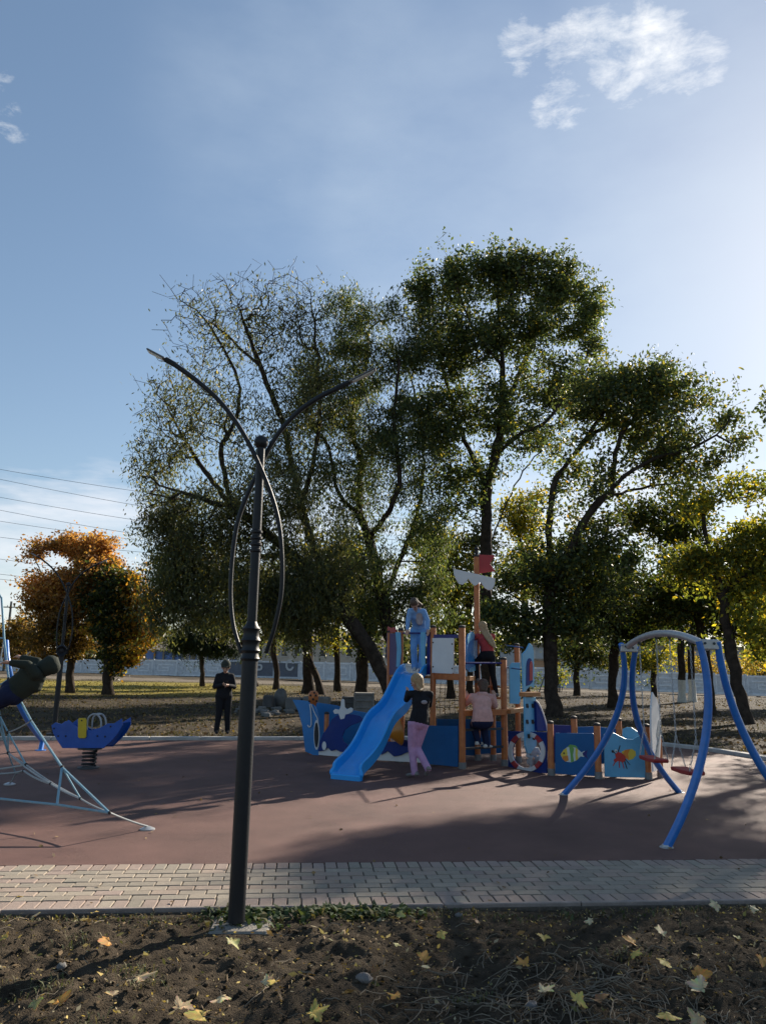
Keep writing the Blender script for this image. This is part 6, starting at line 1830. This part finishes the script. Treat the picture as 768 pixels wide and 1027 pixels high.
    for sg in (-1, 1): add(hc + rt * sg * hr * .80 + upv * hr * .08, hc + rt * sg * hr * .84 - upv * hr * .18, hr * .13, hr * .09, SK, 1.2, fw, .7)
    for e in extra: 
        a, b = W_(e[0]), W_(e[1]); add(a, b, e[2] * H, e[3] * H, e[4], e[5] if len(e) > 5 else 1.0, side, e[6] if len(e) > 6 else 1.0, e[7] if len(e) > 7 else 0)
    ax_ = (w['waist'] - w['pelvis']).normalized()
    body = fuse('body', pr, mats, t, voxel, hem=(w['pelvis'] + ax_ * (-.01 if col_.get('long') else .05) * H, ax_, .125 * H))
    # eyes, brows, mouth
    mb = MB()
    for sg in (-1, 1): mb.ball(hc + rt * sg * hr * .33 + upv * hr * .10 + fw * hr * .80, hr * .10, 8)
    mb.build('eyes', M_black, t)
    mb = MB(); mb.tube([hc + rt * s2 * hr * .24 - upv * hr * (.50 + .03 * abs(s2)) + fw * hr * .80 for s2 in (-1, -.4, .4, 1)], hr * .045, 6)
    mb.build('mouth', mat('lips', (.35, .12, .10), rough=.6, var=.05), t)
    info = dict(root=t, hc=hc, up=upv, rt=rt, fw=fw, hr=hr, W=W_, side=side, w=w, H=H)
    if hair: hair(info)
    return info
def short_hair(m):
    def f(i):
        hc, up, rt, fw, hr = i['hc'], i['up'], i['rt'], i['fw'], i['hr']
        pr = [(hc + up * hr * .42 - fw * hr * .22, hc + up * hr * .50 - fw * hr * .12, hr * .94, hr * .88, 0, .92, rt, 1.0, 0), (hc - fw * hr * .42 + up * hr * .1, hc - fw * hr * .40 - up * hr * .35, hr * .72, hr * .55, 0, 1.05, rt, .9, 0),
              (hc + up * hr * .85 + fw * hr * .3 - rt * hr * .35, hc + up * hr * .80 + fw * hr * .35 + rt * hr * .35, hr * .30, hr * .30, 0, 1, None, 1, 0)]
        fuse('hair', pr, [m], i['root'], .009, 1)
    return f
def long_hair(m, pts, radii, flat=.95, hood=None):
    """pts: polyline (in body units) the hair hangs along, from the nape down"""
    def f(i):
        hc, up, rt, fw, hr = i['hc'], i['up'], i['rt'], i['fw'], i['hr']
        pr = [(hc + up * hr * .40 - fw * hr * .24, hc + up * hr * .48 - fw * hr * .14, hr * .98, hr * .92, 0, .93, rt, 1.0, 0), (hc - fw * hr * .45 + up * hr * .1, hc - fw * hr * .5 - up * hr * .5, hr * .78, hr * .6, 0, 1.1, rt, .9, 0)]
        ps = [hc - fw * hr * .5 - up * hr * .1] + [i['W'](p) for p in pts]
        rr_ = random.Random(int(abs(hc.x) * 1000))
        for k in range(7):      # locks
            off = (k - 3) / 3
            for a, b, ra, rb in zip(ps[:-1], ps[1:], radii[:-1], radii[1:]):
                j = rt * off * ra * i['H'] * flat; j2 = rt * off * rb * i['H'] * flat
                pr.append((a + j, b + j2, ra * i['H'] * .42, rb * i['H'] * .34, 0, 1, None, 1, 0))
        fuse('hair', pr, [m], i['root'], .009, 1)
    return f
def hood(m):
    def f(i):
        hc, up, rt, fw, hr = i['hc'], i['up'], i['rt'], i['fw'], i['hr']
        fuse('hood', [(hc + up * hr * .25 - fw * hr * .15, hc + up * hr * .30 + fw * hr * .30, hr * 1.14, hr * 1.0, 0, 1.0, rt, 1.0, 0), (hc - up * hr * .6 - fw * hr * .1, hc + up * hr * .1, hr * 1.15, hr * 1.12, 0, 1.0, rt, 1.0, 0)], [m], i['root'], .010, 2)
    return f
H_blond = mat('hair_blond', (.42, .29, .15), c2=(.24, .15, .075), rough=.55, var=.2, scale=40, bump=.4, bscale=90)
H_brown = mat('hair_brown', (.10, .062, .040), c2=(.05, .03, .02), rough=.55, var=.2, scale=40, bump=.4, bscale=90)
H_dark = mat('hair_dark', (.035, .025, .02), rough=.6, var=.2, scale=40, bump=.4, bscale=90)
C_black = cloth('black_cloth', (.013, .013, .016)); C_navy = cloth('navy_cloth', (.012, .018, .05)); C_denim = cloth('light_denim', (.19, .36, .64)); C_jean = cloth('blue_jeans', (.14, .31, .60)); C_shirt = cloth('pale_shirt', (.42, .38, .40))
C_lilac = cloth('lilac_trousers', (.42, .25, .40)); C_pink = cloth('dusty_pink_hoodie', (.58, .33, .29)); C_red = cloth('red_top', (.42, .06, .06)); C_olive = cloth('olive_jacket', (.026, .032, .025), scale=5); C_greyl = cloth('light_grey_cloth', (.38, .40, .42))
S_black = cloth('black_shoes', (.02, .02, .022)); S_white = cloth('white_sneakers', (.50, .50, .47)); S_grey = cloth('grey_sneakers', (.20, .19, .18))

# man in black at the kerb, head bent over a phone
p0 = G(222, 739.5); p0.y += .05
mi_ = person('standing man in black jacket and cap looking down at a phone by the kerb', (p0.x, p0.y, .07), math.pi + .25, 1.64,
   dict(shL=(-.092, 0, .785), shR=(.092, 0, .785), head=(0, .045, .905), neck=(0, .015, .83), look=(.1, .8, -.5), elL=(-.135, .02, .64), wrL=(-.05, .13, .66), elR=(.135, .02, .64), wrR=(.03, .14, .67), anL=(-.075, -.02, .05), knL=(-.062, .01, .28), anR=(.075, -.01, .05)),
   dict(top=C_black, bottom=C_black, shoes=S_black, long=True, flare=1.25), bulk=1.26, hair=short_hair(H_dark))
i = mi_; hc, up, fw, hr, rt = i['hc'], i['up'], i['fw'], i['hr'], i['rt']
fuse('flat_cap', [(hc + up * hr * .62 - fw * hr * .1, hc + up * hr * .72, hr * .98, hr * .90, 0, 1.02, rt, 1.08, 0), (hc + up * hr * .62 + fw * hr * .75, hc + up * hr * .55 + fw * hr * 1.25, hr * .30, hr * .16, 0, 2.2, rt, .5, 0)], [cloth('cap_cloth', (.04, .045, .035))], i['root'], .009, 1)
ph = thing('phone', 'dark phone held by the standing man in black', 'phone', tuple(i['W']((-.01, .185, .69))))
mb = MB(); c0 = i['W']((-.01, .185, .69)); f_ = V((-math.sin(math.pi + .25), math.cos(math.pi + .25), 0)); a3 = V((0, 0, 1)) * .6 + f_ * .5; a3.normalize()
mb.box(c0, (.075, .009, .15), axes=(i['side'], a3.cross(i['side']).normalized(), a3), ch=.003); mb.build('casing', M_black, ph)

# girl standing at the top of the slide, bending forward, hands on the grip bar
p2 = P(414.5, 675, PF.y - .05); p2.z = zDeck + .02; p2 = V((ctr[0].x + .04, ctr[0].y + .02, ctr[0].z + .035))
person('girl in light denim jacket and blue jeans bending forward at the top of the slide', tuple(p2), math.atan2(hdir.y, hdir.x) - math.pi / 2 + .35, 1.46,
   dict(pelvis=(0, -.09, .50), waist=(0, -.04, .585), chest=(.01, .07, .675), neck=(.02, .15, .75), head=(.035, .235, .795), look=(.1, .45, -.88), shL=(-.068, .12, .715), shR=(.092, .12, .72), elL=(-.118, .12, .61), wrL=(-.125, .15, .50), elR=(.118, .12, .61), wrR=(.125, .15, .50),
        hipL=(-.052, -.08, .48), hipR=(.052, -.08, .48), knL=(-.05, .04, .27), knR=(.055, .03, .27), anL=(-.04, .0, .045), anR=(.045, -.03, .045)),
   dict(top=C_denim, bottom=C_jean, shoes=S_white, inner=C_shirt, flare=1.5), bulk=1.12, hair=long_hair(H_brown, [(0, .10, .80), (0, .08, .77)], [.045, .045, .03]),
   extra=[((-.02, .075, .58), (-.015, .12, .72), .030, .036, 4, 1.2, 1.0, -.01)])

# girl in black top and lilac trousers pulling herself up beside the slide
g = G(420, 780)
g3 = person('girl with blond hair, black sweater and lilac trousers stepping beside the slide', (g.x, g.y, 0), rad(12), 1.52,
   dict(head=(-.02, .045, .925), neck=(.0, .035, .845), chest=(.02, .02, .74), waist=(.01, .01, .63), pelvis=(-.01, 0, .535), shL=(-.09, .05, .81), shR=(.115, .02, .81), elL=(-.10, .15, .75), wrL=(-.07, .24, .82), elR=(.13, .10, .70), wrR=(.04, .22, .74), look=(-.6, .75, .1),
        hipL=(-.06, 0, .52), hipR=(.04, 0, .52), knL=(-.07, .03, .29), anL=(-.05, -.02, .05), knR=(-.01, .05, .28), anR=(.06, -.12, .10), toeR=(0, .06, -.06), toeL=(-.05, .08, -.03)),
   dict(top=C_black, bottom=C_lilac, shoes=S_grey, long=True, flare=1.3), bulk=1.10,
   hair=long_hair(H_blond, [(-.005, -.01, .885), (.01, -.03, .85)], [.038, .036, .022]))

mb = MB(); mb.ball(g3['W']((.035, -.052, .735)), .05, 12, (.95, .35, .62)); mb.build('back_print', cloth('print_grey', (.30, .28, .30)), g3['root'])
# girl climbing at the upper right of the tower
p4 = V((P(489, 690, PB.y + .42).x, PB.y + .42, zd2 + .24))
person('girl with very long fair hair, red top and black trousers climbing beside the mast', tuple(p4), rad(8), 1.40,
   dict(pelvis=(.0, -.02, .52), waist=(0, 0, .61), chest=(-.02, .03, .71), neck=(-.03, .05, .80), head=(-.045, .07, .885), look=(-.3, .9, .2), shL=(-.12, .05, .77), shR=(.08, .03, .77), elL=(-.17, .14, .72), wrL=(-.16, .22, .80), elR=(.09, .15, .70), wrR=(.05, .24, .76),
        hipL=(-.06, 0, .51), hipR=(.045, 0, .50), knL=(-.13, .10, .42), anL=(-.12, .06, .21), knR=(.075, .02, .27), anR=(.11, -.02, .03)),
   dict(top=C_red, bottom=C_black, shoes=S_grey), bulk=1.12,
   hair=long_hair(H_blond, [(-.03, .01, .83), (.0, -.035, .76), (.04, -.065, .68), (.08, -.08, .62)], [.035, .040, .042, .034, .015]))

# girl in a pink hoodie climbing from the front face
p5 = P(486, 749, PB.y - .45); p5 = V((P(485, 749, PA.y + .12).x, PA.y + .12, .33))
person('girl in dusty pink hoodie and dark leggings climbing, seen from behind', tuple(p5), rad(14), 1.50,
   dict(pelvis=(-.05, -.10, .30), waist=(-.05, -.09, .39), chest=(-.04, -.04, .50), neck=(-.02, .0, .585), head=(.0, .03, .665), look=(.15, .9, .1), shL=(-.15, -.02, .55), shR=(.075, -.01, .55), elL=(-.20, .08, .47), wrL=(-.165, .14, .56), elR=(.155, .04, .46), wrR=(.165, .10, .56),
        hipL=(-.10, -.09, .29), hipR=(.0, -.09, .29), knL=(-.09, .08, .24), anL=(-.07, -.01, .06), knR=(.03, .08, .24), anR=(.03, -.01, .03), toeR=(.07, .05, -.02), toeL=(.07, .05, -.02)),
   dict(top=C_pink, bottom=C_navy, shoes=S_white, long=True), bulk=1.36,
   hair=long_hair(H_brown, [(-.01, -.02, .62), (-.015, -.03, .58)], [.035, .035, .02]),
   extra=[((-.06, -.05, .585), (.01, -.045, .585), .030, .030, 1, 1.0, 1.0, -.004)])

# toddler behind the lifebuoy panel
g = G(533.5, 764); ty = PP(533.5, 760, PB, PG).y + .26; g = V((P(533.5, 760, ty).x, ty, 0))
person('small child with fair hair in pale clothes crouching behind the lifebuoy panel', (g.x, g.y, 0), math.pi + .3, .80,
   dict(pelvis=(0, 0, .16), waist=(0, .0, .25), chest=(0, .03, .36), neck=(0, .04, .45), head=(0, .06, .55), look=(.2, .9, -.2), shL=(-.105, .03, .41), shR=(.105, .03, .41), elL=(-.15, .08, .28), wrL=(-.10, .18, .25), elR=(.15, .08, .28), wrR=(.10, .18, .25),
        hipL=(-.06, 0, .15), hipR=(.06, 0, .15), knL=(-.09, .16, .25), knR=(.09, .16, .25), anL=(-.08, .09, .05), anR=(.08, .09, .05)),
   dict(top=C_greyl, bottom=C_greyl, shoes=S_white), bulk=1.25, hair=short_hair(H_blond))

# climber lying in the rope net, cut by the frame edge
p7 = P(-4, 713, 8.9)
def Q(px, py, dY=0):          # joints measured in the photograph at the climber's distance, as offsets in metres
    q = P(px, py, 8.9 + dY) - p7; return (q.x / 1.4, q.y / 1.4, q.z / 1.4)
person('child in dark trousers and olive jacket leaning far over in the rope net', tuple(p7), 0.0, 1.4,
   dict(pelvis=Q(12, 695), waist=Q(20, 689), chest=Q(32, 680), neck=Q(40, 674), head=Q(50, 668), look=(.35, .0, -.92), shL=Q(36, 676, -.12), shR=Q(35, 674, .12), elL=Q(28, 667, -.16), wrL=Q(13, 665, -.2), elR=Q(38, 664, .18), wrR=Q(24, 660, .2),
        hipL=Q(10, 696, -.07), hipR=Q(10, 697, .07), knL=Q(-12, 707, -.1), knR=Q(-14, 712, .1), anL=Q(-40, 700, -.1), anR=Q(-38, 725, .1), toeL=(-.02, 0, -.08), toeR=(-.02, 0, -.08)),
   dict(top=C_olive, bottom=C_navy, shoes=S_black), bulk=1.40, hair=hood(C_olive), extra=[(Q(26, 685), Q(36, 678), .075, .072, 1, 1.0, 1.0, -.002)])
